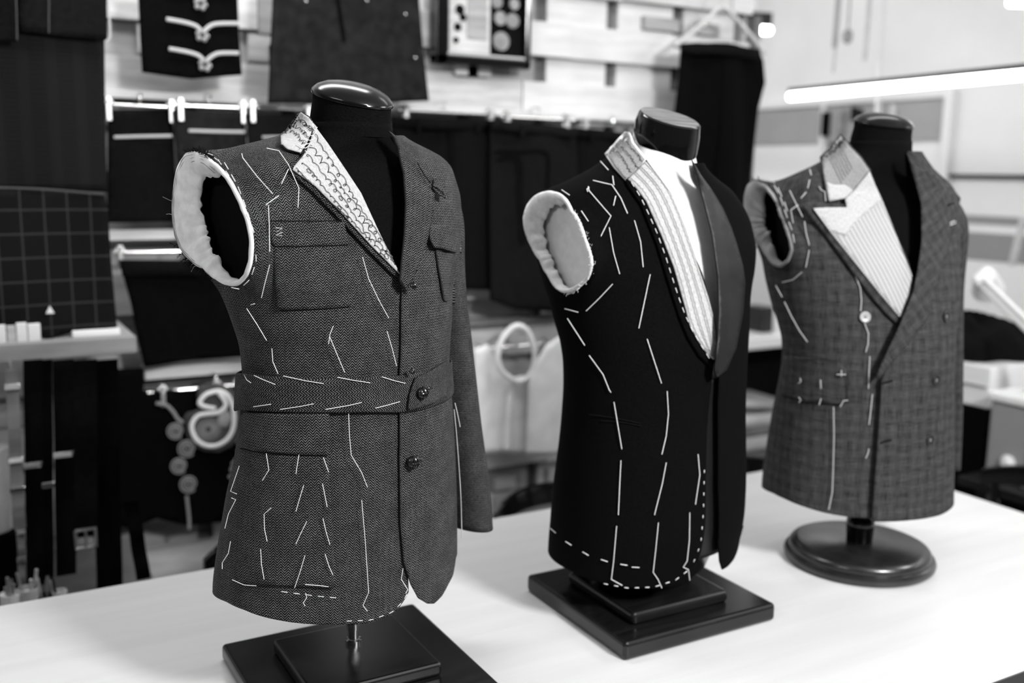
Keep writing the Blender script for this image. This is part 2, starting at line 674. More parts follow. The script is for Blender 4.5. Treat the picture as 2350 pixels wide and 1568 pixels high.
# ------------------------------------------------------------------ cloth hung on the slatted wall
def sheet(name, poly, Y, mat, label=None, cat=None, group=None, parent=None, amp=.006, kx=30, ph=0.0, step=14, thick=.004, amp2=0.0, fn=None):
    vo, fo, n0 = fill2d(poly, step)
    vs, uv = [], []
    for v in vo:
        p = ony(v.x, v.y, Y)
        p.y += amp * math.sin(kx * p.x + ph + 2 * p.z) + amp2 * math.sin(9 * p.z + ph)
        if fn:
            p.y += fn(v.x, v.y)
        vs.append(p)
        uv.append((p.x, p.z))
    f0 = fo[0]
    nn = (vs[f0[1]] - vs[f0[0]]).cross(vs[f0[2]] - vs[f0[0]])
    if nn.y > 0:
        fo = [f[::-1] for f in fo]
    org = None if parent else Vector((sum(v.x for v in vs) / len(vs), Y, min(v.z for v in vs)))
    o = mesh_obj(name, vs, fo, mat, parent, uvs=uv, solid=thick, off=0, origin=org)
    if not parent:
        tag(o, label, cat, group)
    return o


def strip(name, px, Y, w, mat, parent, thick=.3):
    """thread, cord or seam on a hung cloth"""
    pts = [ony(x, y, Y) for x, y in px]
    pts = smooth_line(pts, 5) if len(pts) > 2 else pts
    return MB().tube(pts, w, 8, flat=(Vector((0, 1, 0)), thick)).build(name, mat, parent)


def hanger(px0, px1, py, Y, label, clips, up=.035):
    """chrome clip hanger: bar, clips and hook"""
    a, b = ony(px0, py, Y), ony(px1, py, Y)
    z = (a.z + b.z) / 2
    a.z = b.z = z
    t = thing('clip_hanger', (a + b) / 2, label, 'hanger', 'chrome clip hangers on the slatted wall')
    MB().tube([a, b], .0045, 10).build('bar', 'chrome', t)
    m = (a + b) / 2
    pts = [m + Vector((0, .0, .002)), m + Vector((0, 0, up * .55)), m + Vector((.008, .01, up * .9)), m + Vector((.0, .035, up)), m + Vector((-.004, .06, up * .8))]
    MB().tube(smooth_line(pts, 6), .0022, 8).build('hook', 'chrome', t)
    for cx in clips:
        c = ony(cx, py, Y)
        c.z = z
        mb = MB()
        mb.box(c.x - .0065, c.x + .0065, Y - .013, Y - .009, z - .042, z + .004)
        mb.box(c.x - .0065, c.x + .0065, Y + .009, Y + .013, z - .042, z + .004)
        mb.tube([(c.x - .012, Y, z + .006), (c.x + .012, Y, z + .006)], .008, 10)
        mb.box(c.x - .007, c.x + .007, Y - .016, Y + .016, z + .008, z + .020)
        mb.build('clip', 'steel', t, smooth=False, bevel=.0015)
    return t


def rail(px0, px1, py0, py1, Y, depth, mat, label, name='hanging_rail'):
    a, b = ony(px0, (py0 + py1) / 2, Y), ony(px1, (py0 + py1) / 2, Y)
    mx = (px0 + px1) / 2
    z1, z0 = ony(mx, py0, Y).z, ony(mx, py1, Y).z
    o = MB().box(a.x, b.x, Y, Y + depth, z0, z1).build(name, mat, smooth=False, bevel=.002, origin=((a + b) / 2))
    return tag(o, label, 'rail')


YR = 2.86
rail(150, 1560, 236, 252, YR + .03, .055, 'board_bright', 'long white batten rail holding the upper row of hanging samples')
rail(150, 640, 527, 550, YR + .02, .065, 'board_bright', 'white batten rail above the middle row of samples, left of the herringbone jacket')
rail(332, 700, 832, 858, YR + .02, .065, 'board_bright', 'short white batten rail just above the paisley sample')
sheet('pocket_sample', [(247, 252), (396, 250), (402, 380), (408, 508), (246, 511)], YR, 'cloth_dark', 'black pocket sample with one pale pocket line, leftmost in the upper hanging row', 'fabric sample', 'pocket samples on clip hangers', ph=1)
s1 = bpy.data.objects['pocket_sample']
strip('pocket_line', [(262, 315), (330, 313), (395, 312)], YR - .010, .0038, 'cord_grey', s1)
s2 = sheet('pocket_sample', [(397, 252), (560, 258), (572, 400), (580, 540), (420, 540), (408, 400)], YR - .02, 'cloth_slate', 'charcoal pocket sample with a pale pocket line, behind the missing sleeve', 'fabric sample', 'pocket samples on clip hangers', ph=2)
strip('pocket_line', [(433, 300), (500, 302), (562, 303)], YR - .03, .0038, 'cord_grey', s2)
s3 = sheet('pocket_sample', [(563, 262), (716, 262), (730, 400), (735, 560), (585, 560), (575, 400)], YR - .035, 'cloth_charcoal', 'charcoal pocket sample just left of the leftmost dress form neck', 'fabric sample', 'pocket samples on clip hangers', ph=3)
strip('pocket_line', [(602, 315), (650, 314), (700, 314)], YR - .046, .0035, 'cloth_grey', s3)
hanger(240, 400, 243, YR, 'chrome clip hanger of the leftmost black pocket sample', [248, 392])
hanger(398, 562, 245, YR - .02, 'chrome clip hanger of the charcoal sample behind the missing sleeve', [413, 556])
hanger(565, 720, 249, YR - .035, 'chrome clip hanger left of the leftmost dress form neck', [578, 706])


def trousers(name, poly, Y, mat, label, waist, loops, ph, group='trouser samples in the upper hanging row'):
    o = sheet(name, poly, Y, mat, label, 'trousers', group, ph=ph, amp=.012, kx=22, thick=.012)
    sheet('waistband', waist, Y - .022, mat, parent=o, amp=.006, kx=20, ph=ph, thick=.004)
    for (x, y0, y1) in loops:
        strip('belt_loop', [(x, y0), (x, y1)], Y - .032, .007, mat, o)
    return o


t1 = trousers('trousers', [(895, 268), (1010, 272), (1122, 276), (1128, 420), (1135, 560), (1128, 664), (1040, 664), (960, 664), (920, 560), (900, 420)], YR + .01, 'cloth_dark', 'black trousers with belt loops hung just right of the leftmost dress form neck', [(898, 268), (1010, 274), (1122, 277), (1122, 300), (1010, 297), (898, 291)], [(962, 272, 300), (1098, 280, 305)], 0)
strip('pocket_seam', [(1036, 300), (1040, 400)], YR - .016, .004, 'cloth_black', t1)
t2 = trousers('trousers', [(1128, 275), (1240, 286), (1322, 294), (1332, 420), (1336, 560), (1330, 715), (1190, 712), (1125, 688), (1124, 480)], YR - .035, 'cloth_charcoal', 'black trousers with a welted side pocket hung between the left and middle dress forms', [(1128, 275), (1240, 287), (1322, 295), (1322, 318), (1240, 309), (1128, 298)], [(1200, 286, 312)], 1.2)
strip('pocket_seam', [(1140, 346), (1200, 348), (1256, 352), (1258, 420), (1262, 520)], YR - .061, .005, 'cloth_black', t2)
strip('pocket_seam', [(1148, 362), (1192, 366), (1196, 440), (1204, 560)], YR - .061, .006, 'cloth_black', t2)
t3 = trousers('trousers', [(1316, 292), (1400, 300), (1480, 308), (1490, 500), (1490, 700), (1330, 700), (1322, 500)], YR + .008, 'cloth_dark', 'black trousers hung behind the middle dress form neck', [(1316, 293), (1400, 301), (1480, 309), (1480, 332), (1400, 323), (1316, 315)], [(1360, 300, 325)], 2.3)
hanger(915, 1120, 258, YR + .01, 'chrome clip hanger above the trousers right of the leftmost neck', [930, 1126])
hanger(1150, 1320, 272, YR - .035, 'chrome clip hanger above the welted pocket trousers', [1164, 1300])
hanger(1330, 1480, 288, YR + .008, 'chrome clip hanger behind the middle dress form neck', [1342, 1470])

# black cloth with two cord fastenings, top left
fs_ = sheet('fastening_sample', [(316, -30), (430, -30), (545, -30), (549, 80), (556, 172), (440, 182), (326, 166), (321, 80)], 2.80, 'cloth_black', 'black cloth sample with pale knotted cord fastenings at the top left', 'fabric sample', amp=.004, ph=.4)
for dy, ex in ((0, 0), (68, 6), (-72, -4)):
    strip('cord_fastening', [(382 + ex, 44 + dy), (400 + ex, 47 + dy), (430 + ex, 53 + dy), (450 + ex, 60 + dy), (462 + ex, 72 + dy)], 2.785, .0052, 'cord_grey', fs_, .8)
    strip('cord_fastening', [(548, 54 + dy), (510, 54 + dy), (488 + ex, 57 + dy), (474 + ex, 66 + dy), (463 + ex, 78 + dy)], 2.785, .0052, 'cord_grey', fs_, .8)
    mb = MB()
    c = ony(463 + ex, 79 + dy, 2.78)
    for k in range(5):
        mb.ball(c + Vector((.012 * math.cos(1.3 * k), -.004, .010 * math.sin(1.3 * k) - .004)), .007, 10)
    mb.build('knot', 'cloth_grey', fs_)

# big dark coat skirt, top middle
cs = sheet('dark_skirt', [(630, -40), (800, -40), (955, -40), (966, 100), (980, 232), (880, 236), (740, 236), (613, 238), (620, 110)], 2.78, 'cloth_slate', 'large dark grey garment hanging above the leftmost dress form, lower half in view', 'garment', amp=.016, kx=24, ph=1, thick=.012)
for px, py in ((930, 33), (953, 133), (702, 3), (842, 2)):
    p = ony(px, py, 2.75)
    mb = MB()
    mb.lathe(p, [(.0001, .005), (.003, .004), (.0045, .002), (.0045, 0)], 16, (0, -1, 0))
    mb.build('stud', 'chrome', cs)
strip('front_fold', [(770, -40), (782, 40), (790, 95)], 2.757, .006, 'cloth_black', cs)

# left stack of hanging cloth
c1 = sheet('pinstripe_cloth', [(-120, -60), (60, -60), (246, -60), (240, 90), (242, 260), (246, 440), (60, 440), (-120, 432)], 2.62, 'pinstripe_cloth', 'large dark pinstripe cloth hanging at the left edge of the photo', 'cloth', amp=.004, ph=.2, step=20)
c2 = sheet('waist_sample', [(40, -60), (140, -60), (244, -60), (247, 92), (140, 84), (44, 72)], 2.60, 'cloth_charcoal', 'dark overlapping waistband piece at the top of the pinstripe cloth', 'fabric sample', amp=.003, step=16)
c3 = sheet('waist_sample', [(-120, -60), (-40, -60), (37, -60), (40, 96), (-40, 92), (-120, 86)], 2.585, 'cloth_dark', 'dark fabric piece cut off in the top left corner', 'fabric sample', amp=.003, step=16)
strip('edge_thread', [(113, -20), (112, 30), (112, 76)], 2.594, .0016, 'felt_grey', c2, 1)
strip('edge_thread', [(36, -20), (38, 40), (39, 92)], 2.578, .0016, 'felt_grey', c3, 1)
strip('selvedge', [(246, -30), (250, 30), (252, 60), (252, 85), (244, 95)], 2.598, .0025, 'cord_grey', c2, .8)
c4 = sheet('checked_cloth', [(-120, 436), (60, 434), (240, 446), (248, 480), (256, 600), (270, 752), (170, 764), (110, 780), (60, 760), (-120, 764)], 2.57, 'windowpane_cloth', 'black windowpane check cloth with pale grid lines hanging above the shelf', 'cloth', amp=.012, kx=16, ph=.6, step=14)
strip('selvedge', [(-60, 430), (40, 432), (120, 436), (240, 446)], 2.555, .0025, 'felt_grey', c4, .8)
p = ony(115, 712, 2.548)
mb = MB()
mb.add([p + Vector((-.009, 0, -.008)), p + Vector((.009, 0, -.008)), p + Vector((0, 0, .010)), p + Vector((-.009, .006, -.008)), p + Vector((.009, .006, -.008)), p + Vector((0, .006, .010))], [(0, 1, 2), (5, 4, 3), (0, 3, 4, 1), (1, 4, 5, 2), (2, 5, 3, 0)])
mb.build('triangle_tack', 'cloth_white', c4, smooth=False)

# middle row sample
m1 = sheet('trouser_sample', [(272, 598), (330, 600), (440, 600), (620, 598), (640, 720), (640, 812), (560, 818), (440, 828), (330, 842), (315, 780), (300, 700)], YR - .03, 'cloth_black', 'black trouser sample hanging on the middle rail left of the herringbone jacket', 'fabric sample', amp=.010, kx=20)
sheet('waistband', [(274, 596), (440, 598), (620, 596), (620, 632), (440, 633), (280, 634)], YR - .046, 'cloth_dark', parent=m1, amp=.004, kx=20, thick=.004)
hanger(262, 560, 577, YR - .03, 'chrome clip hanger on the middle rail', [275, 470])
# paisley sample
pa = sheet('embroidered_sample', [(330, 896), (450, 893), (640, 884), (640, 1020), (620, 1190), (500, 1200), (430, 1205), (360, 1190), (300, 1215), (240, 1195), (228, 1000), (226, 850), (330, 845)], YR - .02, 'cloth_black', 'black cloth with an embroidered paisley and coiled cord scrolls on the lower rail', 'fabric sample', amp=.004)
hanger(338, 640, 888, YR - .02, 'chrome clip hanger above the paisley embroidery', [372, 497, 545])
YP = YR - .04
pat = sheet('paisley_patch', [(455, 885), (480, 880), (510, 882), (535, 895), (552, 925), (557, 965), (550, 1000), (530, 1025), (500, 1038), (468, 1036), (442, 1022), (428, 1000), (426, 972), (436, 950), (456, 938), (460, 930), (452, 912)], YP, 'felt_grey', parent=pa, amp=0, thick=.008, step=9)
PA = [(452, 922), (455, 932), (468, 940), (482, 938), (496, 934), (500, 925)]
strip('paisley_outline', [(494, 938), (470, 934), (458, 926), (464, 914), (474, 905), (488, 900), (504, 898), (520, 906), (530, 922), (536, 945), (537, 970), (532, 992), (520, 1010), (500, 1022), (478, 1024), (458, 1016), (446, 1002), (440, 982), (444, 966), (456, 954), (474, 950), (496, 948), (512, 940), (518, 928), (512, 914), (502, 902)], YP - .010, .0062, 'cloth_white', pat, .5)
mb = MB()
c = ony(478, 986, YP - .006)
for k in range(28):
    a = 2 * math.pi * k / 28
    mb.tube([c + Vector((.008 * math.cos(a), 0, .008 * math.sin(a))), c + Vector((.036 * math.cos(a), 0, .036 * math.sin(a)))], .0022, 5)
mb.build('embroidered_wheel', 'tape_grey', pat)
cu = ony(515, 962, YP - .006)
MB().ball(cu, .02, 14, (1, .2, 1.3)).build('embroidered_leaf', 'cloth_grey', pat)
for (px, py, r) in ((402, 988, .024), (428, 1028, .026), (410, 1068, .024), (432, 1110, .026)):
    c = ony(px, py, YP)
    mb = MB()
    pts = []
    for k in range(64):
        a = 2 * math.pi * k / 22
        rr = r * (.18 + .82 * k / 63)
        pts.append(c + Vector((rr * math.cos(a), -.004 - .004 * (1 - k / 63), rr * math.sin(a))))
    mb.tube(pts, .0027, 7)
    mb.build('coiled_cord', 'tape_grey', pa)
strip('loose_cord', [(358, 926), (380, 930), (396, 944), (408, 962), (420, 970)], YP - .004, .005, 'tape_grey', pa, .6)
strip('loose_cord', [(424, 962), (432, 950), (444, 948)], YP - .004, .004, 'felt_grey', pa, .6)
strip('loose_cord', [(428, 1138), (431, 1165), (434, 1195), (434, 1215)], YP - .004, .0045, 'tape_grey', pa, .6)
mb = MB()
q_ = random.Random(4)
for k in range(40):
    f = q_.random()
    c = ony(530 + 22 * math.sin(3 * f) + q_.uniform(-10, 14), 930 + 165 * f, YP)
    mb.ball(c, .007, 6, (1, .4, 1))
tag(mb.build('beaded_trim', 'tape_grey', pa), kind='stuff')

# ------------------------------------------------------------------ shelf and belts, lower left
YS = 2.52
a, b = ony(-140, 800, YS), ony(314, 800, YS)
z1s, z0s = ony(150, 783, YS).z, ony(150, 822, YS).z
sh = MB().box(a.x, b.x, YS, YS + .36, z0s, z1s).build('wall_shelf', 'board_grey', smooth=False, bevel=.002, origin=(a.x, YS, z0s))
tag(sh, 'grey wooden shelf board at the left below the checked cloth', 'shelf')
for (p0, p1, py0, lab, nm, mt) in ((166, 276, 757, 'white paper pad lying at the right end of the grey shelf', 'paper_pad', 'paper_white'),):
    x0, x1 = ony(p0, 775, YS + .05).x, ony(p1, 775, YS + .05).x
    o = MB().box(x0, x1, YS + .045, YS + .26, z1s, ony(220, py0, YS + .05).z).build(nm, mt, smooth=False, bevel=.002, origin=(x0, YS + .1, z1s))
    tag(o, lab, 'paper')
xx = ony(-8, 780, YS + .04).x
for k, wpx in enumerate((20, 18, 22, 26)):
    x1 = xx + wpx * .0011
    o = MB().box(xx, x1 - .002, YS + .03, YS + .18, z1s, z1s + (.042, .039, .044, .040)[k]).build('notebook', 'paper_white' if k != 1 else 'board_mid', smooth=False, bevel=.0015, origin=(xx, YS + .1, z1s))
    tag(o, ('white notebook at the left edge, leftmost of the row on the grey shelf', 'beige notebook, second from the left on the grey shelf', 'white notebook, third from the left on the grey shelf', 'white notebook at the right end of the row on the grey shelf')[k], 'notebook', 'notebooks on the grey shelf')
    xx = x1
YB = YS - .01


NBELT = [0]


def belt_hang(px_top, px_bot, y_top, y_bot, w, mat, label, keepers=(), buckle=None, taper=False, extra=None):
    NBELT[0] += 1
    YB = YS - .012 - .034 * (NBELT[0] % 2)
    a, b = ony(px_top, y_top, YB), ony(px_bot, y_bot, YB)
    t = thing('leather_belt', a, label, 'belt', 'belts hanging under the grey shelf')
    mb = MB()
    n = 14
    pts = [a.lerp(b, k / n) + Vector((0, .006 * math.sin(k * .9), 0)) for k in range(n + 1)]
    vs, fs = [], []
    for k, p in enumerate(pts):
        ww = w * (1 if not (taper and k == n) else .3)
        for sx, sy in ((-1, -1), (1, -1), (1, 1), (-1, 1)):
            vs.append(p + Vector((sx * ww / 2, sy * .002, 0)))
    for k in range(n):
        for q in range(4):
            q2 = (q + 1) % 4
            fs.append((4 * k + q, 4 * k + q2, 4 * k + 4 + q2, 4 * k + 4 + q))
    fs += [(3, 2, 1, 0), tuple(4 * n + q for q in range(4))]
    mb.add(vs, fs)
    mb.build('strap', mat, t, smooth=False)
    for f in keepers:
        p = a.lerp(b, f)
        MB().box(p.x - w * .62, p.x + w * .62, YB - .008, YB + .008, p.z - .007, p.z + .007).build('keeper', 'chrome', t, smooth=False, bevel=.002)
    if buckle:
        px, py = buckle
        p = ony(px, py, YB - .012)
        mb = MB()
        h = .022
        mb.tube([p + Vector((-h, 0, h)), p + Vector((-h, 0, -h)), p + Vector((h, 0, -h)), p + Vector((h, 0, h)), p + Vector((-h, 0, h))], .0045, 8)
        mb.tube([p + Vector((0, 0, h)), p + Vector((0, -.003, -h))], .003, 8)
        mb.build('buckle', 'steel', t)
    return t


b1 = belt_hang(26, 44, 850, 1212, .026, 'tape_grey', 'grey leather belt with bright metal keepers, leftmost under the shelf', (.10, .56, .75))
MB().tube([ony(22, 830, YB - .012), ony(40, 1010, YB - .012), ony(57, 1210, YB - .012)], .0035, 8).build('pale_edge', 'cloth_grey', b1)
belt_hang(75, 82, 826, 1345, .040, 'cloth_dark', 'black braided belt with one metal keeper beside the grey belt', (.455,))
belt_hang(108, 112, 826, 1330, .022, 'cloth_black', 'narrow black belt, third from the left under the shelf', (.56,))
belt_hang(145, 152, 826, 1320, .045, 'cloth_charcoal', 'wide dark belt left of the square buckle', (.43,))
belt_hang(196, 198, 826, 1232, .050, 'cloth_dark', 'black belt with a square metal buckle', (), (197, 1236))
belt_hang(240, 252, 826, 1375, .060, 'cloth_black', 'broad black belt hanging longest below the shelf end', ())
belt_hang(300, 330, 1150, 1330, .034, 'cloth_black', 'short black strap end below the paisley cloth', ())
b2 = belt_hang(48, 50, 1212, 1340, .016, 'tape_grey', 'narrow grey strap end with keepers below the grey belt', (.05, .55))
# white drum at the very left
p = ony(-8, 1130, YS + .06)
zb_, zt__ = ony(-8, 1225, YS + .06).z, ony(-8, 1035, YS + .06).z
mb = MB()
mb.lathe((p.x - .02, YS + .10, zb_), [(.052, 0), (.055, .01), (.055, zt__ - zb_), (.05, zt__ - zb_ + .004)], 32)
o = mb.build('white_canister', 'plastic_white', origin=(p.x - .02, YS + .10, zb_))
tag(o, 'white round canister cut off by the left edge of the photo', 'canister')
# low cabinet standing under the belts and the pots on it
YC = 2.36
zc_ = ony(100, 1440, YC).z
o = MB().box(-1.1, .40, YC - .1, YC + .5, 0, zc_).build('low_cabinet', 'backing', smooth=False, bevel=.003, origin=(-.2, YC, 0))
tag(o, 'low dark cabinet behind the left end of the cutting table', 'cabinet')
o = MB().box(p.x - .075, p.x + .035, YS + .04, YS + .17, zc_, zb_).build('box_column', 'cloth_black', smooth=False, bevel=.002, origin=(p.x - .02, YS + .10, zc_))
tag(o, 'dark box under the white canister at the left edge', 'box')


def pot(px, py_top, r, mat, label, tools):
    c = ony(px, py_top, YC)
    t = thing('tool_pot', (c.x, YC, zc_), label, 'pot', 'tool pots behind the cutting table')
    h = c.z - zc_
    MB().lathe((c.x, YC, zc_), [(r * .92, 0), (r, h * .5), (r, h), (r * .9, h), (r * .88, h - .01)], 24).build('pot', mat, t)
    q = random.Random(px)
    for k in range(tools):
        a = q.uniform(0, 6.28)
        MB().tube([(c.x + .3 * r * math.cos(a), YC + .3 * r * math.sin(a), zc_ + h * .5), (c.x + r * .9 * math.cos(a), YC + r * .9 * math.sin(a), zc_ + h + q.uniform(.02, .05))], .0035, 8).build('pencil', q.choice(['steel', 'plastic_black', 'board_mid']), t)


pot(24, 1362, .022, 'plastic_white', 'white tool pot with pencils behind the left end of the table', 4)
pot(64, 1350, .022, 'board_mid', 'beige pot of tools beside the white tool pot', 4)
pot(102, 1366, .018, 'plastic_black', 'black pot with a metal stick in it, right of the beige pot', 3)
pot(136, 1356, .016, 'board_bright', 'small pale pot rightmost of the tool pots', 2)

# ------------------------------------------------------------------ picture in a black frame
YF = 2.90
fr = thing('picture_frame', ony(1106, 150, YF), 'black framed collage picture hanging on the slatted wall, top centre', 'picture')
x0, x1, xi0, xi1 = ony(998, 80, YF).x, ony(1216, 80, YF).x, ony(1026, 80, YF).x, ony(1204, 80, YF).x
zb_f, zi = ony(1106, 152, YF).z, ony(1106, 130, YF).z
ztp = zb_f + .46
mb = MB()
mb.box(x0, xi0, YF - .01, YF + .04, zb_f, ztp)
mb.box(xi1, x1, YF - .01, YF + .04, zb_f, ztp)
mb.box(x0, x1, YF - .01, YF + .04, zb_f, zi)
mb.box(x0, x1, YF - .01, YF + .04, ztp - (zi - zb_f), ztp)
mb.build('frame', 'lacquer_black', fr, smooth=False, bevel=.004)
mb = MB()
for q in (zi, ztp - (zi - zb_f) - .006):
    mb.box(xi0, xi1, YF - .004, YF + .01, q, q + .006)
mb.build('gilt_slip', 'gilt', fr, smooth=False)
MB().box(xi0, xi1, YF + .02, YF + .03, zi, ztp).build('backing_sheet', 'cloth_dark', fr, smooth=False)
yy = YF + .018
q0, q1 = ony(1030, 118, yy), ony(1125, -40, yy)
MB().box(q0.x, q1.x, yy - .002, yy, q0.z, q1.z).build('pale_document', 'board_mid', fr, smooth=False)
q0, q1 = ony(1072, 88, yy - .004), ony(1118, -30, yy - .004)
MB().box(q0.x, q1.x, yy - .006, yy - .003, q0.z, q1.z).build('grey_card', 'board_grey', fr, smooth=False)
for (px, py, r, mt) in ((1150, 95, .030, 'cloth_grey'), (1148, 42, .022, 'cloth_grey'), (1176, 48, .024, 'tape_grey'), (1180, 10, .018, 'cloth_grey'), (1140, 5, .020, 'tape_grey'), (1055, 22, .016, 'cloth_dark'), (1050, 62, .013, 'cloth_dark'), (1046, 92, .010, 'cloth_dark'), (1062, 40, .012, 'cloth_dark')):
    c = ony(px, py, yy - .002)
    mb = MB()
    mb.lathe(c, [(r, 0), (r * .95, .004), (r * .6, .005), (.0002, .0055)], 20, (0, -1, 0))
    mb.build('round_ornament', mt, fr)

# ------------------------------------------------------------------ trousers on a wooden hanger at the end of the wall
YT = 2.80
th = thing('trouser_hanger', ony(1655, 18, YT), 'pale wooden hanger holding the long black trousers by the wall end', 'hanger')
MB().tube(smooth_line([ony(1548, 106, YT), ony(1590, 74, YT), ony(1630, 38, YT), ony(1655, 14, YT), ony(1682, 36, YT), ony(1716, 74, YT), ony(1756, 122, YT)], 6), .009, 10).build('shoulder_arms', 'board_mid', th)
MB().tube([ony(1556, 108, YT), ony(1750, 122, YT)], .006, 8).build('trouser_bar', 'board_mid', th)
MB().tube(smooth_line([ony(1655, 14, YT), ony(1656, -10, YT), ony(1664, -26, YT), ony(1654, -40, YT), ony(1644, -30, YT)], 5), .003, 8).build('hook', 'chrome', th)
mb = MB()
mb.ball(ony(1617, 60, YT - .012), .007, 10)  # bright bead standing in for a tube's glow by the hanger
mb.build('glow_bead', 'chrome', th)
t4 = sheet('trousers', [(1560, 102), (1590, 97), (1640, 98), (1700, 106), (1745, 112), (1752, 140), (1755, 190), (1744, 250), (1738, 320), (1730, 400), (1728, 520), (1722, 640), (1640, 660), (1560, 640), (1536, 500), (1530, 400), (1534, 300), (1546, 220), (1554, 160)], YT - .01, 'cloth_black', 'long black trousers hung from a wooden hanger at the end of the slatted wall', 'trousers', amp=.022, kx=26, thick=.014)
sheet('waistband', [(1560, 100), (1600, 97), (1640, 99), (1700, 106), (1746, 113), (1746, 138), (1700, 131), (1640, 124), (1562, 122)], YT - .05, 'cloth_dark', parent=t4, amp=.004, kx=26, thick=.004)
strip('trouser_crease', [(1662, 130), (1655, 300), (1640, 480)], YT - .034, .004, 'cloth_black', t4)

# ------------------------------------------------------------------ white bibs hanging between the jackets
YB2 = 2.84
w1 = sheet('white_bib', [(1085, 800), (1120, 790), (1150, 838), (1170, 870), (1192, 868), (1214, 880), (1216, 930), (1212, 1040), (1150, 1041), (1085, 1040)], YB2, 'cloth_white', 'white cotton bib with a looped neck strap hanging between the two left jackets', 'bib', 'white bibs on the wall', amp=.010, kx=40)
mb = MB()
lp_ = [ony(x, y, YB2 - .03) for x, y in ((1176, 872), (1150, 850), (1142, 812), (1156, 772), (1184, 748), (1210, 760), (1226, 800), (1226, 840), (1210, 868), (1184, 876))]
mb.tube(smooth_line(lp_, 6), .010, 8, flat=(Vector((0, 0, 1)), .9))
mb.build('neck_strap', 'cloth_white', w1)
strip('tie_end', [(1180, 874), (1204, 872), (1222, 892)], YB2 - .03, .012, 'cloth_white', w1)
strip('gathered_fold', [(1176, 880), (1168, 940), (1164, 1030)], YB2 - .014, .010, 'cloth_white', w1)
sheet('white_bib', [(1215, 880), (1228, 830), (1250, 790), (1290, 770), (1330, 780), (1330, 1030), (1260, 1040), (1210, 1048)], YB2 - .055, 'cloth_white', 'plain white cotton bib half hidden by the middle jacket', 'bib', 'white bibs on the wall', amp=.010, kx=34, ph=1)
hanger(1085, 1330, 792, YB2 + .02, 'clip hanger carrying the white bibs', [1096, 1250, 1290])
rail(1060, 1340, 728, 742, YR + .04, .045, 'backing', 'dark batten above the white bibs')

# ------------------------------------------------------------------ cutting table
T = thing('cutting_table', (1.2, 1.45, 0), 'long pale wooden cutting table carrying the three dress forms', 'table')
TX0, TX1, TY0, TY1 = -1.25, 2.27, .925, 1.985
MB().box(TX0, TX1, TY0, TY1, .864, .9).build('tabletop', 'table_top', T, smooth=False)
MB().box(TX0, TX1, TY0 - .003, TY0, .864, .8995).build('edge_band', 'table_edge', T, smooth=False)
MB().box(TX0 + .05, TX1 - .05, TY0 + .05, TY1 - .05, .76, .8635).build('apron', 'backing', T, smooth=False)
for sx in (TX0 + .08, TX1 - .08):
    for sy in (TY0 + .08, TY1 - .08):
        MB().box(sx - .035, sx + .035, sy - .035, sy + .035, 0, .765).build('leg', 'backing', T, smooth=False, bevel=.004)


# ------------------------------------------------------------------ bentwood chairs
def chair(x, y, rot, label, ztop=.875):
    t = thing('bentwood_chair', (x, y, 0), label, 'chair', 'black bentwood chairs around the table')
    Rm = Matrix.Rotation(rot, 3, 'Z')
    o3 = Vector((x, y, 0))
    L = lambda a, b, c: o3 + Rm @ Vector((a, b, c))
    mb = MB()      # curved top rail, back at +y
    vs, fs = [], []
    n = 24
    for k in range(n + 1):
        u = -1 + 2 * k / n
        xx, yy_ = .215 * u, .20 - .10 * u * u
        zc = ztop - .030 - .022 * abs(u) ** 3
        hh = .030 - .006 * abs(u) ** 4
        for (dy, dz) in ((-.010, -hh), (.010, -hh), (.014, 0), (.010, hh), (0, hh + .004), (-.010, hh), (-.014, 0)):
            vs.append(L(xx, yy_ + dy, zc + dz))
    for k in range(n):
        for q in range(7):
            q2 = (q + 1) % 7
            fs.append((7 * k + q, 7 * k + q2, 7 * k + 7 + q2, 7 * k + 7 + q))
    fs += [tuple(range(6, -1, -1)), tuple(7 * n + q for q in range(7))]
    mb.add(vs, fs)
    mb.build('top_rail', 'lacquer_black', t)
    mb = MB()
    mb.lathe(L(0, 0, .44), [(.18, 0), (.20, .008), (.205, .018), (.20, .028), (.17, .030), (.001, .026)], 36)
    mb.build('seat', 'lacquer_black', t)
    for s in (-1, 1):
        MB().tube([L(.14 * s, -.14, .44), L(.17 * s, -.17, .0)], [.016, .012], 10).build('leg', 'lacquer_black', t)
        MB().tube([L(.19 * s, .125, ztop - .06), L(.175 * s, .13, .62), L(.16 * s, .14, .44), L(.18 * s, .20, 0)], [.012, .013, .015, .012], 10).build('back_post', 'lacquer_black', t)
    MB().tube([L(.15 * math.cos(a), .15 * math.sin(a), .22) for a in np.linspace(0, 2 * math.pi, 29)], .009, 8).build('leg_ring', 'lacquer_black', t)
    return t


chair(1.472, 2.19, 0, 'black bentwood chair behind the table between the left and middle jackets', .814)
chair(.69, 2.19, 0, 'black bentwood chair behind the table, hidden mostly by the herringbone jacket', .828)
chair(2.14, 2.19, 0, 'black bentwood chair behind the table between the middle and right jackets', .805)
chair(2.60, 1.62, -math.pi / 2, 'black bentwood chair at the right end of the table', .87)

# ------------------------------------------------------------------ sewing corner on the right
sc = MB().box(2.98, 3.55, 2.03, 2.75, 0, .955).build('sewing_cabinet', 'cloth_dark', smooth=False, bevel=.004, origin=(3.2, 2.4, 0))
tag(sc, 'dark cabinet right of the rightmost jacket, a white drawer box on it', 'cabinet')
db = thing('drawer_box', (3.1, 2.2, .955), 'white low drawer box standing on the dark cabinet', 'box')
MB().box(2.985, 3.40, 2.035, 2.60, .956, 1.095).build('carcass', 'plastic_white', db, smooth=False, bevel=.004)
MB().box(2.978, 2.985, 2.045, 2.59, 1.028, 1.032).build('drawer_gap', 'plastic_grey', db, smooth=False)
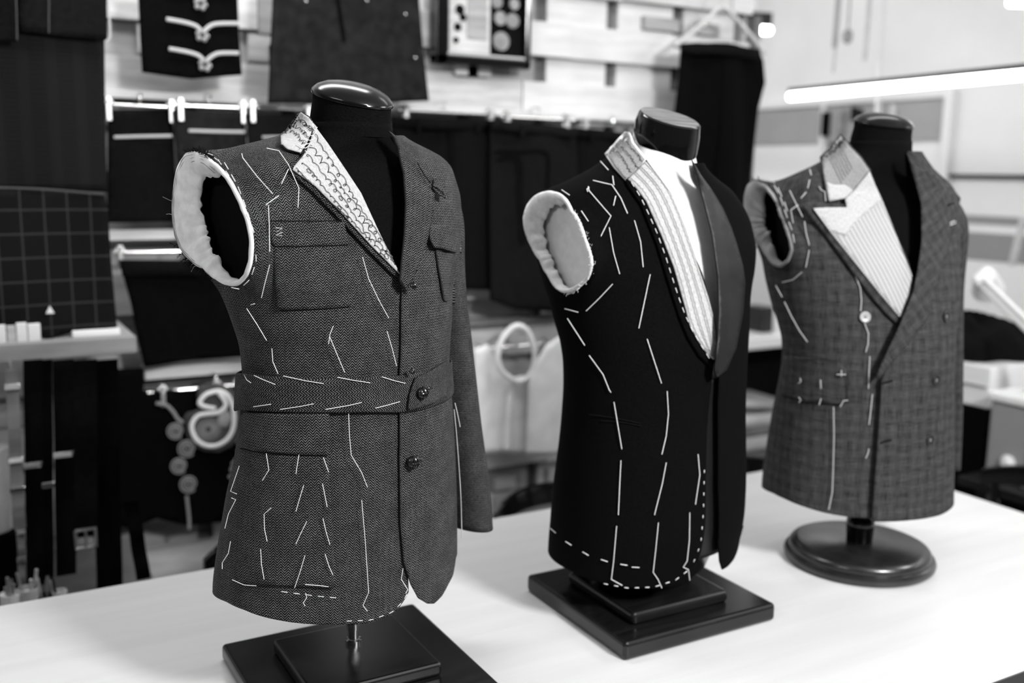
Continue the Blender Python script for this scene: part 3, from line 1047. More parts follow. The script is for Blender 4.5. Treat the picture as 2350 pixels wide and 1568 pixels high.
# heap of dark cloth on top of the box
mb = MB()
q_ = random.Random(3)
vs, fs = [], []
n1, n2 = 40, 12
for i in range(n2 + 1):
    for k in range(n1):
        a = 2 * math.pi * k / n1
        f = i / n2
        r = math.sin(f * math.pi / 2) * (1 + .12 * math.sin(3 * a + 4 * f) + .06 * math.sin(7 * a))
        vs.append((3.20 + .20 * r * math.cos(a), 2.30 + .26 * r * math.sin(a), 1.096 + .13 * (1 - f ** 2) * (1 + .15 * math.sin(5 * a + 9 * f)) + .0))
for i in range(n2):
    for k in range(n1):
        k2 = (k + 1) % n1
        fs.append((i * n1 + k, (i + 1) * n1 + k, (i + 1) * n1 + k2, i * n1 + k2))
fs.append(tuple(range(n1)))
fs.append(tuple(n2 * n1 + k for k in range(n1 - 1, -1, -1)))
mb.add(vs, fs)
tag(mb.build('cloth_heap', 'cloth_dark', origin=(3.2, 2.3, 1.096)), 'crumpled dark cloth heaped on the white drawer box', 'cloth')
# low machine table with overlock machine and thread cone
mt = thing('machine_table', (3.0, 1.72, 0), 'dark sewing machine table beyond the right end of the cutting table', 'table')
MB().box(2.80, 3.40, 1.35, 1.99, .735, .765).build('tabletop', 'plastic_black', mt, smooth=False, bevel=.003)
for sx in (2.86, 3.34):
    for sy in (1.41, 1.93):
        MB().box(sx - .02, sx + .02, sy - .02, sy + .02, 0, .736).build('leg', 'plastic_black', mt, smooth=False)
ov = thing('overlock_machine', (2.97, 1.86, .765), 'grey overlock sewing machine with a white top cover, right of the rightmost jacket', 'sewing machine')
MB().box(2.88, 3.10, 1.80, 1.955, .766, 1.015).build('body', 'plastic_grey', ov, smooth=False, bevel=.012)
MB().box(2.87, 3.11, 1.79, 1.965, 1.015, 1.045).build('top_cover', 'plastic_white', ov, smooth=False, bevel=.008)
MB().box(2.84, 2.90, 1.70, 1.80, .766, .80).build('cloth_plate', 'steel', ov, smooth=False, bevel=.004)
MB().lathe((2.876, 1.87, .83), [(.024, 0), (.026, .006), (.014, .010), (.012, .02)], 20, (-1, 0, 0)).build('tension_dial', 'plastic_white', ov)
MB().tube([(2.87, 1.765, 1.00), (2.86, 1.75, .90), (2.85, 1.74, .81)], [.010, .012, .022], 12).build('presser_lever', 'plastic_white', ov)
MB().tube([(2.99, 1.90, 1.045), (2.99, 1.90, 1.36)], .0035, 8).build('thread_post', 'steel', ov)
MB().tube([(2.99, 1.90, 1.345), (2.99, 1.90, 1.38)], .010, 10).build('post_cap', 'plastic_black', ov)
cn = MB().lathe((2.97, 1.85, 1.046), [(.032, 0), (.033, .004), (.030, .012), (.026, .07), (.014, .115), (.010, .118), (.008, .13)], 28).build('thread_cone', 'cloth_white', origin=(2.97, 1.85, 1.046))
tag(cn, 'white thread cone standing on the grey overlock machine', 'thread cone')
lamp = thing('work_lamp', (3.22, 2.00, .765), 'white jointed work lamp with two parallel arms at the right edge', 'lamp')
e0, e1 = onx(2248, 652, 3.05), onx(2500, 900, 2.85)
for dzz in (0, .030):
    MB().tube([e0 + Vector((0, 0, dzz)), e1 + Vector((0, 0, dzz))], .009, 10).build('arm', 'plastic_white', lamp)
MB().ball(e0 + Vector((0, 0, .012)), .026, 14).build('joint', 'plastic_white', lamp)
MB().tube([e0, e0 + Vector((.06, .02, .02)), e0 + Vector((.12, .05, -.03))], [.02, .035, .055], 14).build('shade', 'plastic_white', lamp)
MB().tube([e1, (e1.x + .03, e1.y, .766)], .009, 10).build('post', 'plastic_white', lamp)
ph_ = MB().tube([onx(2350, 498, 4.0), onx(2322, 610, 4.0)], .016, 10).build('hanging_cable', 'board_mid', origin=onx(2322, 610, 4.0))
tag(ph_, 'pale slanting cable in front of the dark band at the right edge', 'cable')

# ------------------------------------------------------------------ far worktable seen between the middle and right jackets
YK = 3.55
ft = thing('far_worktable', (3.6, 3.8, 0), 'white topped worktable far behind, between the middle and right jackets', 'table')
MB().box(3.05, 4.4, YK, YK + .8, .885, .94).build('tabletop', 'plastic_white', ft, smooth=False, bevel=.004)
MB().box(3.10, 4.35, YK + .05, YK + .75, .32, .36).build('lower_shelf', 'plastic_grey', ft, smooth=False)
for sx in (3.10, 4.32):
    for sy in (YK + .05, YK + .72):
        MB().box(sx - .025, sx + .025, sy - .025, sy + .025, 0, .885).build('leg', 'plastic_black', ft, smooth=False)
MB().box(3.10, 4.35, YK + .40, YK + .42, .36, .885).build('back_panel', 'cloth_charcoal', ft, smooth=False)
for k, (dx, h, mtl, lab) in enumerate(((0, .07, 'cloth_white', 'folded white cloth on the lower shelf of the far worktable, lowest of the pile'), (.05, .05, 'cloth_grey', 'folded grey cloth in the middle of the pile under the far worktable'), (.02, .06, 'cloth_white', 'folded white cloth on top of the pile under the far worktable'))):
    z = .36 + (0, .071, .122)[k]
    o = MB().box(3.13 + dx, 3.62 + dx * .5, YK + .03, YK + .38, z, z + h).build('folded_cloth', mtl, smooth=False, bevel=.018, origin=(3.3, YK + .2, z))
    tag(o, lab, 'folded cloth', 'folded cloths under the far worktable')
o = MB().box(3.13, 3.72, YK + .03, YK + .39, .60, .63).build('pattern_board', 'board_bright', smooth=False, bevel=.002, origin=(3.3, YK + .2, .60))
o.rotation_euler = (0, math.radians(8), 0)
tag(o, 'pale tilted board leaning under the far worktable', 'board')
vs, fs = [], []
for i in range(n2 + 1):
    for k in range(n1):
        a = 2 * math.pi * k / n1
        f = i / n2
        r = math.sin(f * math.pi / 2) * (1 + .10 * math.sin(3 * a + 4 * f) + .05 * math.sin(7 * a))
        vs.append((3.28 + .14 * r * math.cos(a), YK + .25 + .15 * r * math.sin(a), .941 + .30 * (1 - f ** 1.6) * (1 + .10 * math.sin(5 * a + 9 * f))))
fs = []
for i in range(n2):
    for k in range(n1):
        k2 = (k + 1) % n1
        fs.append((i * n1 + k, (i + 1) * n1 + k, (i + 1) * n1 + k2, i * n1 + k2))
fs.append(tuple(range(n1)))
fs.append(tuple(n2 * n1 + k for k in range(n1 - 1, -1, -1)))
o = MB().add(vs, fs).build('white_cloth_heap', 'cloth_white', origin=(3.28, YK + .25, .941))
tag(o, 'heap of white cloth on the far worktable left of the rightmost jacket', 'cloth')
o = MB().box(3.50, 3.58, YK + .10, YK + .22, .941, 1.07).build('spool_box', 'plastic_black', smooth=False, bevel=.006, origin=(3.54, YK + .16, .941))
tag(o, 'small black box beside the white cloth heap on the far worktable', 'box')
o = MB().lathe((3.66, YK + .16, .941), [(.035, 0), (.036, .09), (.02, .11), (.018, .15)], 20).build('white_bottle', 'plastic_white', origin=(3.66, YK + .16, .941))
tag(o, 'white bottle beside the small black box on the far worktable', 'bottle')

# ------------------------------------------------------------------ cords and garments hanging in the far room
for (px, yb_, X, r, mtl, lab) in ((1915, 110, 3.7, .012, 'board_grey', 'grey twisted cord hanging down at the top, left of the rightmost neck'), (1984, 140, 3.7, .010, 'board_mid', 'pale cord hanging at the top above the rightmost neck'), (1912, 168, 3.9, .007, 'board_mid', 'thin pale cord hanging beside the grey twisted cord'), (2005, 330, 3.9, .007, 'board_bright', 'long thin white cord hanging behind the rightmost neck')):
    p = onx(px, yb_, X)
    o = MB().tube([p, p + Vector((.01, .005, .3)), Vector((p.x, p.y, 3.098))], r, 8).build('pull_rope', mtl, origin=p)
    tag(o, lab, 'cord', 'cords hanging in the far room')
p = onx(1945, 84, 3.7)
o = MB().ball(p, .025, 12, (1, 1, 1.4)).tube([p, (p.x, p.y, 3.098)], .004, 8).build('pulley_weight', 'cloth_grey', origin=p)
tag(o, 'dark grey weight on a cord, high above the rightmost dress form', 'weight')
pg = thing('peg_rack', onx(1920, 330, 4.56), 'rack of dark tools hanging far behind the right dress form neck', 'rack')
for (px, py, w_, h_, mtl) in ((1895, 285, .045, .14, 'cloth_dark'), (1932, 290, .03, .18, 'cloth_grey'), (1960, 262, .02, .08, 'cloth_dark'), (1908, 340, .02, .06, 'cloth_dark'), (1975, 262, .012, .06, 'cloth_dark'), (2052, 262, .03, .10, 'board_bright')):
    c = onx(px, py, 4.56)
    MB().box(c.x - .02, c.x + .02, c.y - w_ / 2, c.y + w_ / 2, c.z - h_ / 2, c.z + h_ / 2).build('hung_tool', mtl, pg, smooth=False, bevel=.006)
a, b = onx(1860, 225, 4.56), onx(2075, 225, 4.56)
MB().tube([Vector((4.588, a.y, 2.16)), Vector((4.588, b.y, 2.16))], .010, 8).build('rack_bar', 'board_mid', pg)


# ================================================================== dress forms and jackets
def herm(zs, vs, q):
    """smooth monotone-ish interpolation of a table"""
    zs, vs, q = np.asarray(zs, float), np.asarray(vs, float), np.asarray(q, float)
    d = np.diff(vs) / np.diff(zs)
    mm = np.zeros_like(vs)
    mm[1:-1] = np.where(d[:-1] * d[1:] > 0, 2 * d[:-1] * d[1:] / (d[:-1] + d[1:] + 1e-12), 0)
    mm[0], mm[-1] = d[0], d[-1]
    q = np.clip(q, zs[0], zs[-1])
    i = np.clip(np.searchsorted(zs, q) - 1, 0, len(zs) - 2)
    h = zs[i + 1] - zs[i]
    t = (q - zs[i]) / h
    return ((2 * t ** 3 - 3 * t ** 2 + 1) * vs[i] + (t ** 3 - 2 * t ** 2 + t) * h * mm[i] + (-2 * t ** 3 + 3 * t ** 2) * vs[i + 1] + (t ** 3 - t ** 2) * h * mm[i + 1])


class Body:
    NT, NZ = 180, 240

    def __init__(self, ox, oy, theta, table, squeeze=None):
        self.o = Vector((ox, oy, 0))
        v = Vector((-ox, -oy, 0)).normalized()
        e = Vector((-v.y, v.x, 0))
        th = math.radians(theta)
        e = Vector((oy, -ox, 0)).normalized()
        self.fw = v * math.cos(th) + e * math.sin(th)
        self.lf = e * math.cos(th) - v * math.sin(th)
        T = np.array(table, float)
        self.z0, self.z1 = T[0, 0], T[-1, 0]
        self.zd = np.linspace(self.z0, self.z1, 600)
        self.sq = np.interp(self.zd, *squeeze) if squeeze else np.ones(600)
        self.tab = [herm(T[:, 0], T[:, k], self.zd) for k in range(1, 6)]
        zs = np.linspace(self.z0, self.z1, self.NZ)
        ts = np.linspace(-math.pi, math.pi, self.NT + 1)
        self.zs, self.ts = zs, ts
        TT, ZZ = np.meshgrid(ts, zs)
        P = self.pos(TT, ZZ)
        self.P = P
        k0 = self.NT // 2
        seg = np.linalg.norm(np.diff(P, axis=1), axis=2)
        U = np.zeros_like(TT)
        U[:, k0 + 1:] = np.cumsum(seg[:, k0:], axis=1)
        U[:, :k0] = -np.cumsum(seg[:, :k0][:, ::-1], axis=1)[:, ::-1]
        segv = np.linalg.norm(np.diff(P, axis=0), axis=2)
        # vertical run limited so that steep tops do not explode
        V = np.zeros_like(TT)
        V[1:] = np.cumsum(segv, axis=0)
        self.U, self.V = U, V
        verts = [tuple(p) for p in P.reshape(-1, 3)]
        n = self.NT + 1
        tris = []
        for i in range(self.NZ - 1):
            for j in range(self.NT):
                a, b, c, d = i * n + j, i * n + j + 1, (i + 1) * n + j + 1, (i + 1) * n + j
                tris.append((a, b, c))
                tris.append((a, c, d))
        self.verts, self.tris = verts, tris
        self.bvh = BVHTree.FromPolygons(verts, tris)

    def loc(self, x, y, z):
        """x to the wearer's left, y forward"""
        return self.o + self.lf * x + self.fw * y + Vector((0, 0, z))

    def tolocal(self, p):
        d = Vector((p[0], p[1], 0)) - self.o
        return d.dot(self.lf), d.dot(self.fw), p[2]

    def par(self, z):
        return [np.interp(z, self.zd, t) for t in self.tab]

    def pos(self, t, z):
        t, z = np.asarray(t, float), np.asarray(z, float)
        yc, a, bf, bb, n = self.par(z)
        s, c = np.sin(t), np.cos(t)
        x = a * np.sign(s) * np.abs(s) ** (2 / n) * np.where(s > 0, np.interp(z, self.zd, self.sq), 1.0)
        b = np.where(c > 0, bf, bb)
        y = yc + b * np.sign(c) * np.abs(c) ** (2 / n)
        lf, fw = np.array(self.lf), np.array(self.fw)
        P = np.array(self.o) + x[..., None] * lf + y[..., None] * fw
        P[..., 2] = z
        return P

    def surf(self, t, z, off=0.0):
        """points (array) pushed out along the surface normal"""
        t, z = np.asarray(t, float), np.asarray(z, float)
        P = self.pos(t, z)
        if np.all(np.asarray(off) == 0):
            return P
        e = 1e-3
        du = self.pos(t + 8 * e, z) - self.pos(t - 8 * e, z)
        dv = self.pos(t, np.minimum(z + 2 * e, self.z1)) - self.pos(t, np.maximum(z - 2 * e, self.z0))
        nn = np.cross(du, dv)
        nn /= np.linalg.norm(nn, axis=-1, keepdims=True) + 1e-12
        return P + nn * np.asarray(off)[..., None]

    def uv(self, t, z):
        t = (np.asarray(t, float) + math.pi) % (2 * math.pi) - math.pi
        fi = np.clip((np.asarray(z, float) - self.z0) / (self.z1 - self.z0) * (self.NZ - 1), 0, self.NZ - 1.001)
        fj = np.clip((t + math.pi) / (2 * math.pi) * self.NT, 0, self.NT - 0.001)
        i, j = fi.astype(int), fj.astype(int)
        a, b = fi - i, fj - j

        def bl(A):
            return (A[i, j] * (1 - a) * (1 - b) + A[i, j + 1] * (1 - a) * b + A[i + 1, j] * a * (1 - b) + A[i + 1, j + 1] * a * b)
        return np.stack([bl(self.U), bl(self.V)], -1)

    def cast(self, px, py, off=0.0):
        """the point of the body seen at a pixel, lifted by off -> (point, t, z)"""
        d = ray(px, py)
        hit, nrm, idx, dist = self.bvh.ray_cast(CAM, d, 6)
        if hit is None:
            best = None
            D0 = (self.o - CAM).to_2d().length
            for k in range(60):
                q = CAM + d * (D0 - 0.22 + 0.44 * k / 59) / max(0.5, d.to_2d().length)
                r = self.bvh.find_nearest(q)
                if r[0] is not None and (best is None or r[3] < best[0]):
                    best = (r[3], q, r[1], r[2], r[0])
            _, p, nrm, idx, near = best
            hit = near
            out = p
        else:
            if nrm.dot(d) > 0:
                nrm = -nrm
            c = max(0.4, -nrm.dot(d))
            out = hit - d * (off / c)
        x, y, z = self.tolocal(hit)
        q, second = divmod(idx, 2)
        i, j = divmod(q, self.NT)
        # t from local coordinates
        yc, a, bf, bb, n = self.par(z)
        b = bf if y > yc else bb
        if x > 0:
            a = a * float(np.interp(z, self.zd, self.sq))
        sx = math.copysign(min(1, abs(x / a)) ** (n / 2), x)
        cy = math.copysign(min(1, abs((y - yc) / b)) ** (n / 2), y - yc)
        return out, math.atan2(sx, cy), z

    # ---- things laid on the surface
    def patch(self, name, poly, off, mat, parent, step=6, solid=0.0018, rot=None, off_fn=None):
        vo, fo, n0 = fill2d(poly, step)
        P, tz = [], []
        for v in vo:
            o = off_fn(v.x, v.y) if off_fn else off
            p, t, z = self.cast(v.x, v.y, o)
            P.append(p)
            tz.append((t, z))
        tz = np.array(tz)
        uv = self.uv(tz[:, 0], tz[:, 1])
        if rot is not None:
            c, s = math.cos(rot), math.sin(rot)
            uv = np.stack([uv[:, 0] * c - uv[:, 1] * s, uv[:, 0] * s + uv[:, 1] * c], -1)
        fo = [f[::-1] for f in fo]
        # outward = toward camera
        f0 = fo[len(fo) // 2]
        nn = (P[f0[1]] - P[f0[0]]).cross(P[f0[2]] - P[f0[0]])
        if nn.dot(CAM - P[f0[0]]) < 0:
            fo = [f[::-1] for f in fo]
        return mesh_obj(name, P, fo, mat, parent, uvs=uv, solid=solid, off=-1)

    def thread(self, name, lines, off, r, mat, parent, seg=5, smooth=True):
        mb = MB()
        for ln in lines:
            pts = [self.cast(x, y, off)[0] for x, y in (ln if not smooth or len(ln) < 3 else [(p.x, p.y) for p in smooth_line([(a, b, 0) for a, b in ln], 5)])]
            if len(ln) == 2:
                (x0, y0), (x1, y1) = ln
                pts = [self.cast(x0 + (x1 - x0) * k / 6, y0 + (y1 - y0) * k / 6, off + 0.0012 * math.sin(math.pi * k / 6))[0] for k in range(7)]
            mb.tube(pts, r, seg)
        return mb.build(name, mat, parent)

    def tline(self, px, zmin, zmax):
        """pixel polyline -> function t(z)"""
        q = sorted([(z, t) for _, t, z in [self.cast(x, y) for x, y in px]])
        zz, tt = [a for a, b in q], [b for a, b in q]
        return lambda z: np.interp(z, zz, tt)

    def hemline(self, px, default):
        q = sorted([(t, z) for _, t, z in [self.cast(x, y) for x, y in px]])
        tt, zz = [a for a, b in q], [b for a, b in q]
        tt = [-math.pi] + [tt[0] - 0.25] + tt + [math.pi]
        zz = [default, (default + zz[0]) / 2] + zz + [zz[-1]]
        return lambda t: np.interp((np.asarray(t) + math.pi) % (2 * math.pi) - math.pi, tt, zz)

    def panel(self, name, t_edge, t_end, zhem, ztop, mat, parent, off=0.0, nu=110, nv=150, zc=1.30, cut=None, rim=None, solid=0.0022, off_fn=None):
        """cloth panel running from its front edge t_edge(z) round to t_end"""
        w = np.linspace(0, 1, nv)
        s = np.linspace(0, 1, nu)
        Tm, Zm = np.zeros((nv, nu)), np.zeros((nv, nu))
        wc = 0.42
        for i, wi in enumerate(w):
            zn = 1.05
            for _ in range(4):
                te = float(t_edge(zn))
                zh = float(zhem(te))
                zn = zh + (zc - zh) * wi / wc if wi < wc else zc + (ztop - zc) * (wi - wc) / (1 - wc)
            trow = te + (t_end - te) * s
            zhs = zhem(trow)
            Tm[i] = trow
            Zm[i] = zhs + (zc - zhs) * wi / wc if wi < wc else zc + (ztop - zc) * (wi - wc) / (1 - wc)
        O = off_fn(Tm, Zm) if off_fn else np.full_like(Tm, off)
        P = self.surf(Tm, Zm, O).reshape(-1, 3)
        uv = self.uv(Tm, Zm).reshape(-1, 2)
        faces = []
        flip = t_end < 0
        for i in range(nv - 1):
            for j in range(nu - 1):
                a, b, c, d = i * nu + j, i * nu + j + 1, (i + 1) * nu + j + 1, (i + 1) * nu + j
                faces.append((a, d, c, b) if flip else (a, b, c, d))
        o = mesh_obj(name, P, faces, mat, parent, uvs=uv, solid=solid, off=-1)
        if cut:
            self.cut_armhole(o, parent, cut, rim)
        return o

    def plane_pts(self, px, x):
        """pixel outline -> points on the upright plane local x = const"""
        out = []
        for (a, b) in px:
            d = ray(a, b)
            k = (x - (CAM - self.o).dot(self.lf)) / d.dot(self.lf)
            p = CAM + d * k
            out.append((p - self.o).dot(self.fw) + 1j * p.z)
        return np.array(out)

    def cut_armhole(self, o, parent, cut, rim):
        xc, zmin = cut
        org = wloc(parent)
        bm = bmesh.new()
        bm.from_mesh(o.data)
        fs = [f for f in bm.faces if f.calc_center_median().z + org.z > zmin]
        geom = list({e for f in fs for e in f.edges}) + fs + list({v for f in fs for v in f.verts})
        bmesh.ops.bisect_plane(bm, geom=geom, plane_co=self.loc(-xc, 0, 0) - org, plane_no=-self.lf, clear_outer=True)
        R = self.plane_pts(rim, -xc)
        cen = R.mean()
        ang = np.angle(R - cen)
        rad = np.abs(R - cen)
        k = np.argsort(ang)
        ang, rad = ang[k], rad[k]
        A = np.concatenate([ang - 2 * np.pi, ang, ang + 2 * np.pi])
        RR = np.concatenate([rad] * 3)
        self.rim_c, self.rim_fn, self.rim_x = cen, (lambda a: np.interp(a, A, RR)), xc
        rimv, disp = [], []
        for v in bm.verts:
            if not v.is_boundary:
                continue
            x, y, z = self.tolocal(v.co + org)
            if abs(x + xc) < 1e-3 and z > zmin:
                q = (y + 1j * z) - cen
                r = float(self.rim_fn(np.angle(q)))
                nq = cen + q / abs(q) * r
                rimv.append(v.co.copy())
                disp.append(self.fw * (nq.real - y) + Vector((0, 0, nq.imag - z)))
        rv = np.array(rimv)
        dv = np.array(disp)
        for v in bm.verts:
            z = v.co.z + org.z
            if z < zmin - 0.05:
                continue
            d2 = ((rv - np.array(v.co)) ** 2).sum(1)
            i = int(d2.argmin())
            v.co += Vector(dv[i]) * math.exp(-d2[i] / 0.028 ** 2)
        bm.to_mesh(o.data)
        bm.free()
        o.data.polygons.foreach_set('use_smooth', [True] * len(o.data.polygons))

    def rim_point(self, a, k=1.0, dx=0.0, dr=0.0):
        r = float(self.rim_fn(a)) * k + dr
        q = self.rim_c + r * complex(math.cos(a), math.sin(a))
        return self.loc(-self.rim_x + dx, q.real, q.imag)

    def armhole_ring(self, name, inner_px, mat, parent, depth=0.012, wav=0.0, seed=1, n=140, loops=7):
        """soft pad between the cloth rim and the hole inside it"""
        rnd = random.Random(seed)
        I = self.plane_pts(inner_px, -self.rim_x)
        ang, rad = np.angle(I - self.rim_c), np.abs(I - self.rim_c)
        k = np.argsort(ang)
        ang, rad = ang[k], rad[k]
        A = np.concatenate([ang - 2 * np.pi, ang, ang + 2 * np.pi])
        RR = np.concatenate([rad] * 3)
        ph = [rnd.uniform(0, 6.28) for _ in range(6)]
        vs, fs = [], []
        for j in range(loops):
            f = j / (loops - 1)
            for i in range(n):
                a = 2 * math.pi * i / n - math.pi
                ro, ri = float(self.rim_fn(a)) - 0.001, float(np.interp(a, A, RR))
                wide = max(0.0, ro - ri)
                wob = wav * (math.sin(9 * a + ph[0]) + 0.7 * math.sin(17 * a + ph[1]) + 0.5 * math.sin(31 * a + ph[2])) * f * min(1, wide / 0.012)
                r = ro + (ri - ro) * f + wob
                dx = -0.0005 - 0.004 * math.sin(math.pi * min(1, f * 1.15)) + depth * f ** 2 + 0.0012 * math.sin(23 * a + ph[3] + 5 * f) * f
                q = self.rim_c + r * complex(math.cos(a), math.sin(a))
                vs.append(self.loc(-self.rim_x + dx, q.real, q.imag))
        for j in range(loops - 1):
            for i in range(n):
                i2 = (i + 1) % n
                fs.append((j * n + i, j * n + i2, (j + 1) * n + i2, (j + 1) * n + i))
        return mesh_obj(name, vs, fs, mat, parent, uvs=[(v.x, v.z) for v in vs], solid=0.003, off=1)

    def loft(self, name, rings, mat, parent, n=64, cap=True):
        """rings: (x, y, z, a, b, tilt) ellipses leaning forward by tilt"""
        vs, fs = [], []
        for (x, y, z, a, b, tl) in rings:
            for k in range(n):
                t = 2 * math.pi * k / n
                yy = b * math.cos(t)
                vs.append(self.loc(x + a * math.sin(t), y + yy * math.cos(tl), z - yy * math.sin(tl)))
        m = len(rings)
        for i in range(m - 1):
            for k in range(n):
                k2 = (k + 1) % n
                fs.append((i * n + k, i * n + k2, (i + 1) * n + k2, (i + 1) * n + k))
        if cap:
            fs.append(tuple(range(n)))
            fs.append(tuple((m - 1) * n + k for k in range(n - 1, -1, -1)))
        mb = MB()
        mb.add(vs, fs)
        return mb.build(name, mat, parent)

    def form_torso(self, name, inset, zb, zt, mat, parent, amax=None, neck=None):
        zs = np.concatenate([np.linspace(zb, zt, 90)])
        n = 120
        ts = np.linspace(-math.pi, math.pi, n, endpoint=False)
        vs, fs = [], []
        for z in zs:
            P = self.surf(ts, np.full(n, z), np.full(n, -inset))
            if amax:
                for q in P:
                    x, y, zz = self.tolocal(q)
                    if abs(x) > amax:
                        x2 = math.copysign(amax + (abs(x) - amax) * 0.15, x)
                        q[:] = self.loc(x2, y, zz)
            if neck:
                na, nb_, ny, zn0 = neck
                f = min(1, max(0, (z - zn0) / (zt - zn0)))
                f = f * f * (3 - 2 * f)
                for q, t in zip(P, ts):
                    e = self.loc(na * math.sin(t), ny + nb_ * math.cos(t), z)
                    q[:] = (1 - f) * q + f * np.array(e)
            vs += [tuple(q) for q in P]
        m = len(zs)
        for i in range(m - 1):
            for k in range(n):
                k2 = (k + 1) % n
                fs.append((i * n + k, i * n + k2, (i + 1) * n + k2, (i + 1) * n + k))
        fs.append(tuple(range(n - 1, -1, -1)))
        fs.append(tuple((m - 1) * n + k for k in range(n)))
        return mesh_obj(name, vs, fs, mat, parent)

    def sleeve(self, name, cs, mat, parent, n=48, solid=0.002):
        """cs: (x, y, z, ry, rm, ang) – ang 90 = section upright at the shoulder, 0 = hanging straight"""
        A = np.array(cs, float)
        k = np.arange(len(A))
        kk = np.linspace(0, len(A) - 1, 60)
        C = np.stack([herm(k, A[:, c], kk) for c in range(6)], 1)
        vs, fs, uv = [], [], []
        ln = 0
        prev = None
        for (x, y, z, ry, rm, an) in C:
            c = self.loc(x, y, z)
            ln += (c - prev).length if prev is not None else 0
            prev = c
            em = self.lf * math.cos(math.radians(an)) + Vector((0, 0, 1)) * math.sin(math.radians(an))
            for q in range(n + 1):
                t = 2 * math.pi * q / n
                vs.append(c + self.fw * (ry * math.cos(t)) + em * (rm * math.sin(t)))
                uv.append((t * 0.062, -ln))
        for i in range(len(C) - 1):
            for q in range(n):
                a = i * (n + 1) + q
                fs.append((a, a + n + 1, a + n + 2, a + 1))
        return mesh_obj(name, vs, fs, mat, parent, uvs=uv, solid=solid, off=-1)


def stitches(body, parent, runs, r, mat, off):
    """every visible stitch its own part; past 100 the smallest ones are one part"""
    flat = []
    for k, run in enumerate(runs):
        o_ = off(k, run) if callable(off) else off
        for ln in run:
            flat.append((sum(math.hypot(b[0] - a[0], b[1] - a[1]) for a, b in zip(ln, ln[1:])), ln, o_))
    flat.sort(key=lambda q: -q[0])
    for _, ln, o_ in flat[:100]:
        body.thread('basting_thread', [ln], o_, r, mat, parent, smooth=False)
    rest = flat[100:]
    if rest:
        tag(body.thread('small_stitches', [ln for _, ln, _ in rest], max(o_ for _, _, o_ in rest), r, mat, parent), kind='stuff')


def dashes(poly, dash, gap, start=0.0):
    """cut a pixel polyline into running stitches"""
    P = [Vector(p) for p in poly]
    L = [0]
    for a, b in zip(P, P[1:]):
        L.append(L[-1] + (b - a).length)

    def at(s):
        for i in range(len(P) - 1):
            if s <= L[i + 1]:
                return tuple(P[i].lerp(P[i + 1], (s - L[i]) / max(1e-6, L[i + 1] - L[i])))
        return tuple(P[-1])
    out, s = [], start
    while s + dash < L[-1]:
        out.append([at(s), at(s + dash)])
        s += dash + gap
    return out


def frayed(body, parent, name, angs, seed, length=0.012, r=0.00035, mat='thread_black', per=1):
    rnd = random.Random(seed)
    mb = MB()
    for a in angs:
        for _ in range(per):
            aa = a + rnd.uniform(-0.03, 0.03)
            p0 = body.rim_point(aa, dx=0.001)
            l = length * rnd.uniform(0.3, 1.3)
            d = (body.rim_point(aa, dr=l, dx=rnd.uniform(-0.012, 0.004)) - p0)
            mid = p0 + d * 0.5 + Vector((rnd.uniform(-.002, .002), rnd.uniform(-.002, .002), rnd.uniform(-.003, .003)))
            mb.tube([p0, mid, p0 + d + Vector((0, 0, rnd.uniform(-.004, .004)))], r, 4)
    return tag(mb.build(name, mat, parent), kind='stuff')


def knot_button(body, parent, px, py, r, off, tail=None, mat='leather_black'):
    p, t, z = body.cast(px, py, off)
    nrm = (CAM - p).normalized()
    nrm = (Vector(body.surf(t, z, 0.01)) - Vector(body.surf(t, z))).normalized()
    e1 = Vector((0, 0, 1)) - nrm * nrm.z
    e1.normalize()
    e2 = nrm.cross(e1)
    mb = MB()
    c = p + nrm * r * 0.35
    vs = []
    mb.lathe(c, [(r * math.sin(th) + 1e-5, -0.75 * r * math.cos(th)) for th in np.linspace(0, math.pi, 11)], 20, nrm, e1)
    for k in (-1, 0, 1):      # woven strips
        pts = [c + nrm * (0.78 * r * math.cos(q) + .0003) + e1 * (r * 1.0 * math.sin(q)) + e2 * (k * r * 0.42 * math.cos(q)) for q in np.linspace(-1.35, 1.35, 11)]
        mb.tube(pts, r * 0.17, 6)
    pts = [c + nrm * (0.80 * r * math.cos(q) + .0005) + e2 * (r * math.sin(q)) for q in np.linspace(-1.35, 1.35, 11)]
    mb.tube(pts, r * 0.17, 6)
    return mb.build('button', mat, parent)


def disc_button(body, parent, px, py, r, off, mat):
    p, t, z = body.cast(px, py, off)
    nrm = (Vector(body.surf(t, z, 0.01)) - Vector(body.surf(t, z))).normalized()
    mb = MB()
    mb.lathe(p, [(r * .95, 0), (r, .001), (r, .0022), (r * .85, .003), (r * .7, .0022), (0.0001, .0020)], 24, nrm)
    b = mb.build('button', mat, parent)
    hb = MB()
    e1 = nrm.orthogonal().normalized()
    e2 = nrm.cross(e1)
    for sx, sy in ((1, 0), (-1, 0), (0, 1), (0, -1)):
        hb.tube([p + nrm * .0021 + (e1 * sx + e2 * sy) * r * .05, p + nrm * .0026 + (e1 * sx + e2 * sy) * r * .32], r * .10, 6)
    hb.build('button_thread', 'thread_grey', b)
    return b


